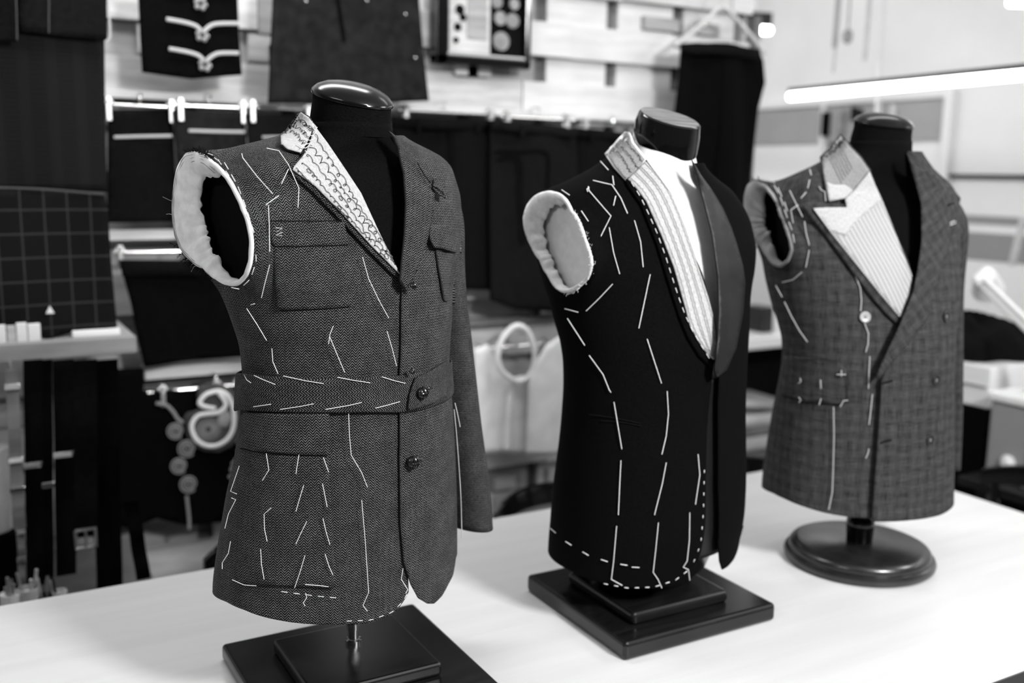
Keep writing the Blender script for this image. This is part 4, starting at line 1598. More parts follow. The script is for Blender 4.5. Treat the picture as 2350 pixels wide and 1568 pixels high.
# ------------------------------------------------------------------ MANNEQUIN AND JACKET 1: herringbone
B1 = Body(.525, 1.42, 37, [
    # z, forward shift, half width, half depth front, back, exponent
    (0.93, -.043, .206, .152, .152, 2.2), (1.03, -.0415, .2042, .151, .151, 2.2), (1.08, -.040, .2028, .150, .150, 2.2), (1.13, -.035, .1985, .147, .147, 2.2),
    (1.18, -.0284, .1928, .1425, .1425, 2.2), (1.23, -.022, .1864, .1375, .1375, 2.2), (1.28, -.0145, .1783, .131, .131, 2.2), (1.33, -.010, .1720, .126, .126, 2.2),
    (1.37, -.0085, .1677, .122, .122, 2.2), (1.41, -.0084, .1650, .119, .119, 2.2), (1.45, -.009, .1672, .120, .120, 2.2), (1.49, -.0136, .1744, .123, .124, 2.25),
    (1.53, -.0204, .1860, .127, .128, 2.3), (1.555, -.028, .2030, .130, .130, 2.35), (1.59, -.036, .228, .131, .130, 2.4), (1.63, -.042, .244, .128, .128, 2.4),
    (1.665, -.044, .247, .121, .122, 2.4), (1.695, -.042, .240, .110, .112, 2.35), (1.715, -.038, .228, .098, .100, 2.3), (1.730, -.030, .205, .084, .090, 2.2),
    (1.742, -.020, .165, .074, .082, 2.1), (1.752, -.012, .125, .070, .076, 2.0), (1.763, -.006, .092, .068, .072, 2.0), (1.778, -.002, .074, .066, .069, 2.0), (1.81, .000, .070, .066, .067, 2.0)],
    ([1.48, 1.60, 1.70, 1.75], [1.0, .90, .90, 1.0]))

F1 = thing('dress_form', (.525, 1.42, .90), 'black jersey dress form on a square black stepped base, leftmost of the three', 'dress form', 'tailor dress forms on the table')
B1.form_torso('torso', .010, 1.115, 1.778, 'form_jersey', F1, amax=.165, neck=(.0585, .0625, .003, 1.715))
B1.loft('neck', [(0, .003, 1.765, .057, .061, .12), (0, .004, 1.775, .0575, .0615, .20), (0, .008, 1.80, .0555, .060, .24), (0, .010, 1.812, .0555, .060, .26)], 'form_jersey', F1)
B1.loft('neck_cap', [(0, .010, 1.812, .0575, .062, .26), (0, .0105, 1.8145, .0585, .063, .26), (0, .011, 1.818, .0575, .062, .26), (0, .012, 1.8255, .050, .054, .26), (0, .0135, 1.8315, .038, .041, .26), (0, .0145, 1.835, .022, .024, .26), (0, .0148, 1.836, .006, .007, .26)], 'cap_black', F1)
mb = MB()
mb.lathe((.533, 1.447, .949), [(.013, 0), (.013, .007), (.009, .008), (.009, .024), (.0105, .025), (.0105, .036), (.008, .037), (.008, .12)], 24)
mb.build('pole', 'chrome', F1)
mb = MB().box(.352, .702, 1.238, 1.588, .900, .928)
mb.build('base_plate', 'wood_black', F1, bevel=.007, smooth=False)
mb = MB().box(.420, .632, 1.318, 1.520, .928, .950)
mb.build('base_step', 'wood_black', F1, bevel=.006, smooth=False)

J1 = thing('tailored_jacket', (.525, 1.42, 1.05), 'grey herringbone belted jacket with one sleeve missing, on the leftmost dress form', 'jacket', 'half made jackets on the dress forms')
V1R = [(690, 258), (706, 268), (716, 285), (750, 330), (790, 388), (829, 445), (871, 536), (918, 632)]
V1L = [(893, 298), (915, 330), (928, 396), (933, 466), (931, 536), (924, 600), (918, 632)]
tR1 = B1.tline(V1R + [(935, 660), (942, 760), (940, 860), (940, 1000), (938, 1150), (936, 1300), (938, 1352)], 0, 0)
tL1 = B1.tline(V1L + [(916, 700), (914, 830), (912, 940), (912, 1050), (914, 1200), (922, 1290), (938, 1340), (955, 1372), (975, 1384)], 0, 0)
hem1 = B1.hemline([(487, 1358), (520, 1382), (560, 1400), (640, 1424), (700, 1432), (760, 1434), (850, 1430), (905, 1408), (930, 1375), (941, 1352), (950, 1330)], 1.075)
RIM1 = [(430, 352), (470, 353), (497, 375), (520, 400), (545, 440), (563, 478), (578, 520), (583, 560), (580, 600), (570, 630), (548, 652), (525, 652), (500, 640), (470, 615), (440, 597), (418, 572), (405, 540), (399, 490), (401, 440), (410, 385)]
B1.panel('body', tR1, -(2 * math.pi - 1.9), hem1, 1.762, 'herringbone_wool', J1, nu=190, nv=170, cut=(.200, 1.525), rim=RIM1)
_q = sorted([(t_, z_) for _, t_, z_ in [B1.cast(x, y) for x, y in [(975, 1384), (990, 1384), (1008, 1366), (1022, 1340), (1033, 1318), (1039, 1280)]]])
_qt, _qz = [a for a, b in _q], [b for a, b in _q]
hem1L = lambda t: np.interp(np.asarray(t), _qt, _qz)
B1.panel('left_front', tL1, 2.0, hem1L, 1.762, 'herringbone_wool', J1, nu=90, nv=170, off_fn=lambda T, Z: .0055 * np.clip((1.95 - T) / .5, .25, 1) * np.clip((1.74 - Z) / .04, 0.3, 1))
B1.armhole_ring('shoulder_padding', [(448, 427), (464, 402), (485, 404), (500, 396), (516, 402), (541, 440), (560, 480), (574, 520), (580, 560), (577, 600), (568, 627), (548, 648), (524, 645), (487, 598), (462, 530), (450, 490), (445, 458)], 'wadding', J1, wav=.0020, seed=3)
for q, (kq, dxq) in enumerate(((.86, -.0050), (.91, -.0052), (.955, -.0046), (.985, -.0034))):
    MB().tube([B1.rim_point(a, k=kq + .006 * math.sin(11 * a + q) + .004 * math.sin(23 * a), dx=dxq) for a in np.linspace(1.35, 4.0 + .1 * q, 90)], .00045, 5).build('padding_seam', 'thread_grey', J1)
frayed(B1, J1, 'frayed_edge', list(np.linspace(1.55, 2.15, 60)), 4, .005, .0004, per=2)
frayed(B1, J1, 'frayed_edge', list(np.linspace(3.45, 4.6, 80)), 5, .010, per=2)
frayed(B1, J1, 'frayed_thread', [2.9, 3.1, 3.62, 3.9, 4.05], 9, .022, .0003, 'thread_pale')
# collar and lapel canvas
COLL1 = [(689, 258), (706, 268), (726, 290), (716, 303), (704, 330), (690, 350), (661, 342), (645, 330), (644, 311), (660, 300), (672, 283)]
LAPC1 = [(722, 288), (752, 328), (790, 384), (829, 443), (871, 534), (919, 630), (903, 614), (853, 564), (783, 487), (725, 428), (672, 389), (676, 380), (692, 362), (704, 345), (714, 318)]
LAPH1 = [(722, 300), (752, 336), (790, 390), (829, 452), (871, 540), (918, 640), (900, 628), (846, 574), (774, 497), (716, 438), (662, 390), (668, 378), (690, 360), (702, 340)]
B1.patch('under_collar', [(686, 256), (708, 266), (728, 292), (716, 306), (704, 334), (694, 354), (660, 346), (642, 333), (641, 309), (656, 298), (668, 281)], .004, 'herringbone_wool', J1, step=5)
cl = B1.patch('collar_canvas', COLL1, .008, 'canvas_white', J1, step=5, rot=.9)
lp = B1.patch('right_lapel', LAPH1, .007, 'herringbone_wool', J1, step=6, rot=.5)
cv = B1.patch('lapel_canvas', LAPC1, .0105, 'canvas_white', J1, step=6, rot=-.45)


def pad_line(a, b, n, amp, loop=1.0, seed=0, wob=2.0):
    """loopy pad stitch between two pixels"""
    rnd = random.Random(seed)
    a, b = Vector(a), Vector(b)
    d = (b - a)
    t = d.normalized()
    q = Vector((-t.y, t.x))
    out = []
    N_ = n * 8
    for i in range(N_ + 1):
        f = i / N_
        ph = 2 * math.pi * n * f + 1.5 * math.sin(9 * f + seed) + .9 * math.sin(23 * f + 2 * seed)
        am = amp * (1 + .45 * math.sin(14 * f + 3 * seed) + .25 * math.sin(37 * f + seed))
        lo = loop * (.75 + .55 * math.sin(11 * f + 5 * seed))
        p = a + d * f + q * (am * math.sin(ph) + wob * math.sin(5 * f + seed)) + t * (lo * am * math.cos(ph))
        out.append((p.x + rnd.uniform(-.5, .5), p.y + rnd.uniform(-.5, .5)))
    return out


def pad_stitch(B, name, lines, off, r, mat, parent):
    mb = MB()
    for ln in lines:
        mb.tube([B.cast(x, y, off)[0] for x, y in ln], r, 4)
    return mb.build(name, mat, parent)


pad_stitch(B1, 'pad_stitching', [pad_line((722, 305), (905, 606), 17, 3.6, 1.6, 1), pad_line((714, 332), (898, 600), 15, 4.6, 1.7, 2), pad_line((703, 350), (884, 590), 14, 3.4, 2.2, 3), pad_line((690, 372), (850, 552), 14, 2.6, 2.4, 4), pad_line((678, 388), (800, 503), 10, 1.8, 2.8, 5)], .0118, .00042, 'thread_black', cv)
pad_stitch(B1, 'pad_stitching', [pad_line((683, 270), (716, 300), 8, 3.5, 1.2, 7), pad_line((675, 284), (708, 316), 6, 3, .8, 8), pad_line((667, 299), (700, 330), 6, 3, .6, 9)], .0093, .0004, 'thread_black', cl)
B1.thread('frayed_thread', [[(700, 300), (716, 312), (726, 300)], [(696, 318), (712, 322), (722, 316)], [(690, 340), (706, 330), (718, 334)], [(684, 330), (700, 340), (712, 330)], [(700, 345), (704, 352), (696, 360)], [(716, 286), (722, 298), (728, 292)]], .012, .0005, 'thread_white', cv)
LAPL1 = [(893, 300), (908, 312), (927, 334), (955, 363), (976, 391), (995, 410), (998, 440), (996, 470), (988, 525), (976, 572), (958, 618), (940, 654), (932, 664), (921, 645), (924, 606), (931, 536), (934, 466), (929, 396), (914, 336)]
B1.patch('left_lapel', LAPL1, .010, 'herringbone_wool', J1, step=6, off_fn=lambda x, y: .0150 + .006 * max(0, 1 - abs(x - np.interp(y, [300, 336, 396, 466, 536, 606, 645], [893, 914, 929, 934, 931, 924, 921])) / 26), rot=.32, solid=.004)
B1.patch('lapel_tab', [(996, 408), (1010, 418), (1026, 440), (1024, 455), (1008, 446), (994, 432)], .019, 'herringbone_wool', J1, step=5, rot=-.6)
B1.thread('lapel_seam', [[(957, 372), (974, 402), (988, 420)], [(990, 424), (1006, 434), (1020, 446)]], .0205, .0008, 'thread_black', J1)
# breast pockets
pk = B1.patch('breast_pocket', [(628, 560), (630, 620), (635, 700), (640, 711), (700, 710), (760, 707), (806, 703), (810, 690), (803, 560)], .0042, 'herringbone_wool', J1, step=8, solid=.003)
B1.patch('pocket_flap', [(617, 509), (700, 510), (789, 509), (800, 552), (802, 562), (760, 563), (690, 565), (632, 565), (625, 560), (620, 530)], .0075, 'herringbone_wool', pk, step=7, solid=.003)
B1.thread('flap_seam', [[(618, 507), (700, 507), (787, 507)]], .004, .0007, 'thread_black', pk)
B1.thread('basting_thread', [[(633, 523), (648, 524), (635, 532), (649, 533), (633, 540), (647, 541)]], .011, .0005, 'thread_white', pk, smooth=False)
pk = B1.patch('breast_pocket', [(1001, 566), (1007, 610), (1015, 650), (1021, 690), (1032, 697), (1043, 699), (1044, 640), (1045, 576)], .010, 'herringbone_wool', J1, step=6, solid=.004, rot=.08)
B1.patch('pocket_flap', [(990, 514), (1020, 520), (1047, 530), (1058, 556), (1059, 582), (1040, 578), (1020, 571), (997, 568), (988, 548), (986, 530)], .0165, 'herringbone_wool', pk, step=6, solid=.003, rot=.1)
# waist belt
bt = B1.hemline([(563, 853), (600, 858), (700, 865), (800, 865), (900, 860), (945, 857), (1000, 838), (1024, 829)], 1.405)
bb_ = B1.hemline([(567, 938), (640, 943), (740, 945), (850, 944), (945, 945), (1000, 925), (1028, 906)], 1.345)
ts = np.linspace(-math.pi, math.pi, 160)
fz = np.array([0, .04, .25, .5, .75, .96, 1])
TT, FZ = np.meshgrid(ts, fz)
ztop_, zbot_ = bt(ts), bb_(ts)
ker = np.ones(9) / 9
sm = lambda q: np.convolve(np.concatenate([q[-5:-1], q, q[1:5]]), ker, 'valid')
ztop_, zbot_ = sm(ztop_), sm(zbot_)
ZZ = zbot_[None, :] + (ztop_ - zbot_)[None, :] * FZ
Pb = B1.surf(TT, ZZ, np.full_like(TT, .0085) + np.array([0, .0012, .0016, .0018, .0016, .0012, 0])[:, None]).reshape(-1, 3)
uvb = B1.uv(TT, ZZ).reshape(-1, 2)
bz = fz
nb = len(ts)
belt = mesh_obj('waist_belt', Pb, [(i * nb + j, i * nb + j + 1, (i + 1) * nb + j + 1, (i + 1) * nb + j) for i in range(len(bz) - 1) for j in range(nb - 1)], 'herringbone_wool_cross', J1, uvs=uvb, solid=.003, off=-1)
TAB1 = [(955, 868), (990, 851), (1026, 829), (1030, 850), (1032, 880), (1031, 906), (1000, 924), (965, 936), (940, 943), (938, 935), (942, 905), (949, 884)]
B1.patch('belt_tab', TAB1, .016, 'herringbone_wool_cross', belt, step=6, solid=.003, rot=.25)
knot_button(B1, belt, 965, 902, .0088, .017)
B1.thread('belt_loop', [[(974, 896), (984, 891), (990, 890)]], .0185, .0018, 'leather_black', belt)
knot_button(B1, J1, 943, 1060, .0098, .008)
B1.thread('buttonhole', [[(954, 1056), (964, 1053), (972, 1054)]], .009, .0018, 'leather_black', J1)
knot_button(B1, J1, 943, 852, .0042, .017)
knot_button(B1, J1, 946, 656, .0050, .022)
# lower pocket
lk = B1.patch('hip_pocket', [(546, 1030), (640, 1040), (754, 1044), (760, 1150), (766, 1260), (772, 1340), (764, 1352), (690, 1347), (600, 1343), (545, 1335), (512, 1318), (508, 1290), (520, 1200), (532, 1110)], .0042, 'herringbone_wool', J1, step=10, solid=.003)
B1.patch('pocket_flap', [(558, 948), (650, 950), (756, 950), (757, 1000), (754, 1046), (690, 1044), (630, 1040), (575, 1034), (548, 1026), (541, 1012), (548, 985)], .0075, 'herringbone_wool', lk, step=8, solid=.0035)
# far sleeve
SL1 = B1.sleeve('left_sleeve', [(.135, -.040, 1.635, .088, .082, 90), (.165, -.040, 1.635, .087, .081, 88), (.183, -.040, 1.618, .083, .068, 60), (.190, -.040, 1.575, .078, .046, 25), (.199, -.036, 1.51, .072, .036, 4), (.212, -.030, 1.42, .070, .033, 0), (.224, -.018, 1.30, .066, .032, 0), (.234, .002, 1.18, .060, .030, 0), (.2385, .010, 1.106, .056, .029, 0)], 'herringbone_wool', J1)
B1.thread('sleeve_seam', [[(1044, 925), (1050, 950), (1056, 980)], [(1042, 940), (1048, 1000), (1054, 1080), (1058, 1150), (1060, 1235)]], .012, .0008, 'thread_pale', J1)

# basting threads, one part for each run of thread
RUNS1 = [
    [[(555, 352), (557, 362), (590, 405), (626, 445)]], [[(640, 449), (610, 470)], [(616, 471), (618, 520), (619, 578)]], [[(619, 608), (608, 650), (600, 684)]],
    [[(612, 340), (640, 346), (662, 378), (686, 432), (684, 476)]], [[(662, 388), (646, 422)]], [[(575, 700), (585, 697)], [(566, 708), (590, 745), (612, 782)]],
    [[(624, 800), (626, 830), (638, 858)]], [[(765, 748), (757, 768), (754, 790)], [(757, 774), (774, 815), (791, 855)]],
    [[(832, 590), (846, 640), (870, 690), (892, 730)], [(888, 760), (900, 800), (910, 840)]], [[(560, 860), (566, 872), (576, 879)]],
    [[(583, 862), (600, 870), (632, 883)], [(650, 863), (700, 874), (743, 881)], [(774, 866), (810, 873), (850, 879)], [(876, 865), (905, 874), (930, 880)]],
    [[(581, 934), (622, 928)], [(643, 940), (690, 933), (720, 927)], [(747, 940), (800, 931), (830, 924)], [(862, 937), (890, 930), (918, 922)]],
    [[(800, 950), (802, 1000), (806, 1045), (830, 1085), (843, 1118)]], [[(830, 1148), (838, 1240), (846, 1360), (833, 1390), (843, 1403)]],
    [[(611, 1041), (617, 1079), (602, 1103)]], [[(686, 1044), (679, 1088)]], [[(742, 1050), (754, 1084)]], [[(549, 1070), (529, 1128), (543, 1134)]], [[(531, 1143), (541, 1147), (524, 1180), (516, 1213)]],
    [[(697, 1114), (689, 1140), (679, 1174)]], [[(740, 1110), (746, 1140), (751, 1164)]], [[(622, 1166), (606, 1180), (607, 1215), (613, 1243)]], [[(704, 1197), (690, 1225), (679, 1249)]],
    [[(741, 1190), (748, 1220), (757, 1250)]], [[(529, 1243), (524, 1270), (510, 1292), (510, 1306)]], [[(598, 1260), (600, 1295), (606, 1330)]], [[(700, 1275), (688, 1315), (676, 1350)]],
    [[(746, 1272), (755, 1300), (764, 1320)]], [[(533, 1331), (560, 1343), (588, 1345)]], [[(700, 1342), (730, 1344), (754, 1347)]], [[(925, 1305), (921, 1330), (936, 1354), (931, 1362)]],
    [[(701, 1362), (704, 1372), (696, 1384), (700, 1391)]], [[(477, 352), (488, 356)], [(492, 362), (502, 370)]],
    dashes([(646, 1358), (690, 1364), (750, 1371), (792, 1374)], 14, 14), dashes([(796, 1426), (850, 1424), (900, 1406), (925, 1380), (936, 1360)], 11, 14),
    dashes([(515, 373), (545, 425), (566, 480), (585, 540), (588, 600), (575, 640), (550, 664), (520, 658)], 18, 14),
    dashes([(500, 366), (530, 410), (552, 455), (570, 505)], 14, 18),
]
stitches(B1, J1, RUNS1, .0005, 'thread_white', lambda k, ln: .0125 if k in (10, 11, 12) else (.0095 if 14 <= k <= 33 else .0105))

# ------------------------------------------------------------------ MANNEQUIN AND JACKET 2: black dinner jacket
B2 = Body(1.115, 1.425, 42, [
    (0.86, -.022, .186, .138, .138, 2.2), (0.98, -.0235, .1885, .140, .140, 2.2), (1.03, -.0195, .1910, .1415, .1415, 2.2), (1.08, -.0130, .1922, .1422, .1422, 2.2), (1.13, -.0105, .1907, .141, .141, 2.2),
    (1.18, -.0087, .1874, .138, .138, 2.2), (1.23, -.0070, .1830, .134, .134, 2.2), (1.28, -.0066, .1797, .131, .131, 2.2), (1.33, -.0062, .1784, .129, .129, 2.2), (1.37, -.0075, .1790, .129, .129, 2.2),
    (1.41, -.0115, .1830, .131, .131, 2.2), (1.45, -.0200, .1905, .133, .133, 2.25), (1.49, -.0290, .1985, .134, .134, 2.3), (1.511, -.034, .207, .134, .134, 2.35), (1.54, -.039, .222, .134, .132, 2.4),
    (1.58, -.044, .238, .130, .128, 2.4), (1.62, -.046, .242, .122, .122, 2.4), (1.65, -.045, .234, .112, .112, 2.35), (1.67, -.041, .220, .102, .104, 2.3), (1.685, -.036, .204, .093, .097, 2.2),
    (1.70, -.030, .174, .086, .091, 2.1), (1.72, -.020, .136, .079, .084, 2.0), (1.74, -.012, .105, .073, .078, 2.0), (1.755, -.006, .085, .068, .072, 2.0), (1.775, .000, .069, .063, .065, 2.0), (1.81, .004, .062, .060, .061, 2.0)],
    ([1.50, 1.58, 1.65, 1.70, 1.73, 1.755, 1.775], [1.0, .95, .86, .76, .68, .72, .9]))
F2 = thing('dress_form', (1.115, 1.425, .90), 'pale linen dress form with a glossy black neck block, middle of the three', 'dress form', 'tailor dress forms on the table')
B2.form_torso('torso', .008, 1.06, 1.770, 'form_linen', F2, amax=.180, neck=(.054, .058, -.006, 1.70))
B2.loft('neck', [(0, -.006, 1.755, .0535, .0575, .15), (0, -.006, 1.768, .054, .058, .25), (0, -.002, 1.785, .052, .056, .36)], 'form_linen', F2)
B2.loft('neck_block', [(0, -.004, 1.754, .030, .034, .62), (0, -.004, 1.752, .049, .055, .62), (0, -.0035, 1.754, .0540, .0600, .60), (0, -.001, 1.770, .0570, .0630, .50), (0, .003, 1.790, .0565, .062, .40), (0, .008, 1.808, .0530, .058, .35), (0, .008, 1.8105, .050, .0555, .35)], 'lacquer_black', F2)
B2.loft('block_top', [(0, .008, 1.8106, .0497, .0552, .35), (0, .008, 1.8112, .0490, .0545, .35)], 'wood_raw', F2)
B2.loft('hip_block', [(0, -.01, .957, .085, .075, 0), (0, -.01, .985, .125, .10, 0), (0, -.01, 1.06, .160, .12, 0)], 'wood_black', F2)
MB().box(.945, 1.287, 1.262, 1.592, .900, .934).build('base_plate', 'wood_black', F2, bevel=.008, smooth=False)
MB().box(.994, 1.212, 1.308, 1.520, .934, .957).build('base_step', 'wood_black', F2, bevel=.008, smooth=False)

J2 = thing('tailored_jacket', (1.115, 1.425, 1.0), 'black shawl collar dinner jacket with white basting threads, on the middle dress form', 'jacket', 'half made jackets on the dress forms')
V2R = [(1436, 304), (1448, 326), (1466, 346), (1484, 366), (1512, 405), (1540, 443), (1572, 520), (1598, 596), (1626, 679), (1642, 745), (1645, 790), (1639, 828)]
V2L = [(1588, 367), (1607, 427), (1624, 490), (1636, 539), (1649, 634), (1652, 717), (1649, 780)]
tR2 = B2.tline(V2R + [(1634, 870), (1628, 920), (1622, 1000), (1620, 1100), (1619, 1200), (1608, 1270), (1596, 1305)], 0, 0)
tL2 = B2.tline(V2L + [(1642, 848), (1639, 920), (1639, 1000), (1639, 1120), (1639, 1240), (1643, 1290)], 0, 0)
hem2 = B2.hemline([(1255, 1263), (1300, 1306), (1350, 1328), (1400, 1342), (1450, 1350), (1500, 1352), (1540, 1344), (1575, 1325), (1597, 1300), (1608, 1270)], .99)
_h2 = sorted([(t_, z_) for _, t_, z_ in [B2.cast(x, y) for x, y in [(1640, 1278), (1648, 1304), (1660, 1297), (1674, 1280), (1688, 1240), (1697, 1205)]]])
_h2t, _h2z = [a for a, b in _h2], [b for a, b in _h2]
hem2L = lambda t: np.interp(np.asarray(t), _h2t, _h2z)
RIM2 = [(1253, 440), (1276, 440), (1301, 456), (1317, 486), (1336, 517), (1347, 552), (1359, 584), (1363, 603), (1358, 628), (1340, 650), (1320, 665), (1298, 670), (1282, 663), (1260, 631), (1241, 596), (1221, 564), (1206, 526), (1203, 501), (1211, 472), (1228, 451)]
B2.panel('body', tR2, -(2 * math.pi - 1.9), hem2, 1.758, 'black_wool', J2, nu=190, nv=170, cut=(.207, 1.485), rim=RIM2)
B2.panel('left_front', tL2, 2.0, hem2L, 1.732, 'black_wool', J2, nu=90, nv=170, off_fn=lambda T, Z: .009 * np.clip((1.9 - T) / 1.2, .12, 1) * np.clip((1.73 - Z) / .05, 0.2, 1))
B2.panel('lining', lambda z: .95, -1.2, lambda t: np.asarray(t) * 0 + 1.03, 1.36, 'black_satin', J2, nu=60, nv=40, off=-.004, zc=1.2)
ring2 = B2.armhole_ring('shoulder_padding', [(1257, 474), (1279, 466), (1298, 469), (1313, 491), (1331, 522), (1343, 558), (1356, 602), (1350, 634), (1319, 660), (1297, 667), (1281, 657), (1268, 628), (1252, 590), (1240, 555), (1236, 523), (1243, 491)], 'wadding', J2, wav=.0022, seed=8)
for k in range(7):
    mb = MB()
    a0 = 1.5 + k * .38
    mb.tube([B2.rim_point(a0 + .03 * q, k=.965 - .008 * math.sin(q), dx=-.0042) for q in range(5)], .0006, 4)
    mb.build('padding_stitch', 'thread_black', J2)
frayed(B2, J2, 'frayed_edge', list(np.linspace(3.3, 4.5, 30)), 15, .006)
frayed(B2, J2, 'frayed_edge', list(np.linspace(-1.3, .9, 60)), 16, .003, .0004, 'thread_pale')
COL2 = [(1432, 305), (1440, 306), (1449, 326), (1480, 366), (1462, 390), (1437, 410), (1413, 383), (1391, 354), (1408, 336), (1420, 322)]
B2.patch('under_collar', [(1434, 302), (1444, 303), (1454, 326), (1484, 364), (1464, 394), (1437, 415), (1409, 385), (1387, 353), (1405, 334), (1418, 318)], .004, 'cloth_white', J2, step=5)
cl2 = B2.patch('collar_canvas', COL2, .008, 'canvas_grey', J2, step=5, rot=.9)
LPB2 = [(1484, 368), (1512, 405), (1540, 443), (1572, 520), (1598, 596), (1626, 679), (1643, 745), (1646, 790), (1640, 832), (1632, 842), (1606, 818), (1580, 776), (1560, 728), (1536, 652), (1508, 560), (1472, 470), (1440, 424), (1436, 412), (1460, 394)]
B2.patch('shawl_lapel', LPB2, .006, 'black_wool', J2, step=7)
LPC2 = [(1482, 370), (1512, 407), (1540, 445), (1571, 520), (1597, 596), (1625, 679), (1642, 745), (1645, 790), (1639, 826), (1626, 815), (1604, 784), (1584, 747), (1574, 708), (1547, 612), (1519, 540), (1484, 462), (1450, 417), (1441, 411), (1462, 392)]
cv2 = B2.patch('lapel_canvas', LPC2, .009, 'canvas_white', J2, step=7, rot=-.4)
PADS2 = []
for f in (.06, .28, .36, .58, .66, .88):
    a = [(1482, 370), (1540, 445), (1597, 596), (1642, 745), (1640, 822)]
    b = [(1441, 411), (1484, 462), (1547, 612), (1584, 747), (1632, 818)]
    ln = smooth_line([(x0 + (x1 - x0) * f, y0 + (y1 - y0) * f, 0) for (x0, y0), (x1, y1) in zip(a, b)], 30)
    PADS2.append([(p.x + 1.0 * math.sin(i * 1.9 + 7 * f), p.y) for i, p in enumerate(ln)])
pad_stitch(B2, 'pad_stitching', PADS2, .0103, .00042, 'thread_grey', cv2)
pad_stitch(B2, 'pad_stitching', [pad_line((1438, 322), (1473, 372), 7, 1.8, .8, 1), pad_line((1425, 334), (1463, 385), 7, 1.8, .8, 2), pad_line((1414, 346), (1450, 396), 7, 1.6, .8, 3)], .0095, .0005, 'thread_black', cl2)
SHL2 = [(1588, 366), (1598, 382), (1608, 400), (1634, 436), (1658, 475), (1678, 520), (1692, 562), (1706, 612), (1711, 650), (1706, 720), (1690, 800), (1668, 850), (1647, 866), (1641, 850), (1649, 780), (1652, 717), (1649, 634), (1636, 539), (1624, 490), (1607, 427)]
B2.patch('left_lapel', SHL2, .012, 'black_satin', J2, step=7, solid=.003, off_fn=lambda x, y: .012 + .012 * max(0, 1 - abs(x - np.interp(y, [367, 427, 539, 634, 717, 848], [1588, 1607, 1636, 1649, 1652, 1643])) / 22))
for ln in dashes([(1449, 418), (1470, 452), (1488, 490), (1508, 535), (1528, 590), (1546, 648), (1560, 690), (1572, 722), (1588, 757), (1606, 788), (1630, 826)], 12, 12):
    B2.thread('lapel_basting', [ln], .0085, .0007, 'thread_white', J2)
B2.thread('pocket_seam', [[(1352, 952), (1400, 958), (1470, 972)], [(1380, 966), (1430, 970), (1472, 978)]], .0022, .0007, 'thread_black', J2)
RUNS2 = [
    [[(1378, 370), (1396, 390)]], [[(1406, 404), (1409, 425)]], [[(1361, 414), (1386, 420), (1404, 424), (1425, 455), (1440, 490)]], [[(1350, 428), (1352, 438), (1402, 496), (1380, 540), (1374, 553), (1385, 568)]],
    [[(1413, 450), (1408, 472)]], [[(1352, 430), (1347, 434), (1349, 440)]], [[(1334, 484), (1350, 508)]], [[(1358, 540), (1362, 558)]], [[(1370, 584), (1371, 598)]], [[(1373, 618), (1368, 630)]],
    [[(1289, 436), (1307, 448)]], [[(1398, 522), (1408, 580), (1422, 629)]], [[(1456, 506), (1470, 555), (1476, 613)]], [[(1406, 652), (1375, 685), (1345, 714)]], [[(1296, 709), (1327, 717)]],
    [[(1492, 630), (1466, 754)]], [[(1302, 731), (1342, 793)]], [[(1352, 816), (1384, 860), (1398, 895), (1402, 901)]], [[(1485, 778), (1518, 880)]], [[(1409, 923), (1427, 1031)]],
    [[(1531, 898), (1534, 950), (1529, 1000), (1519, 1043)]], [[(1425, 1057), (1422, 1115), (1419, 1182)]], [[(1529, 1062), (1520, 1110), (1502, 1182)]], [[(1602, 1043), (1606, 1090), (1596, 1158)]],
    [[(1415, 1208), (1408, 1290), (1403, 1330), (1428, 1344)]], [[(1511, 1200), (1505, 1260), (1499, 1314), (1510, 1330), (1519, 1350)]], [[(1583, 1177), (1582, 1240), (1577, 1288), (1568, 1302), (1580, 1308), (1583, 1332)]],
    dashes([(1263, 1213), (1300, 1245), (1350, 1275), (1402, 1292), (1440, 1298)], 16, 30), [[(1450, 1302), (1467, 1303)]],
    dashes([(1386, 1340), (1440, 1350), (1500, 1348), (1550, 1332), (1585, 1305)], 9, 15), dashes([(1592, 1290), (1608, 1250), (1614, 1180), (1617, 1060)], 6, 20),
    dashes([(1275, 660), (1300, 676), (1330, 668), (1352, 648), (1366, 625)], 14, 16),
]
stitches(B2, J2, RUNS2, .00075, 'thread_white', .0032)

# ------------------------------------------------------------------ MANNEQUIN AND JACKET 3: double breasted check
B3 = Body(1.67, 1.41, 40, [
    (0.90, -.018, .206, .152, .152, 2.2), (1.03, -.0249, .2064, .153, .153, 2.2), (1.08, -.0275, .2046, .1515, .1515, 2.2), (1.13, -.0275, .2007, .1485, .1485, 2.2), (1.18, -.0265, .1961, .145, .145, 2.2),
    (1.23, -.0252, .1911, .1405, .1405, 2.2), (1.28, -.0230, .1856, .1355, .1355, 2.2), (1.33, -.0218, .1820, .132, .132, 2.2), (1.37, -.0255, .1831, .132, .132, 2.2), (1.41, -.0345, .1900, .135, .135, 2.2),
    (1.45, -.0460, .1990, .139, .139, 2.25), (1.49, -.0560, .2064, .140, .140, 2.3), (1.53, -.066, .2140, .139, .139, 2.35), (1.56, -.074, .228, .136, .136, 2.4), (1.60, -.084, .242, .131, .130, 2.4),
    (1.64, -.088, .248, .122, .122, 2.4), (1.67, -.082, .240, .110, .110, 2.35), (1.69, -.073, .222, .098, .100, 2.25), (1.70, -.066, .208, .092, .096, 2.2), (1.715, -.055, .176, .084, .090, 2.1),
    (1.735, -.042, .136, .077, .082, 2.0), (1.755, -.032, .102, .071, .075, 2.0), (1.775, -.025, .079, .066, .069, 2.0), (1.81, -.020, .068, .063, .064, 2.0)],
    ([1.50, 1.60, 1.70, 1.75], [1.0, .93, .93, 1.0]))
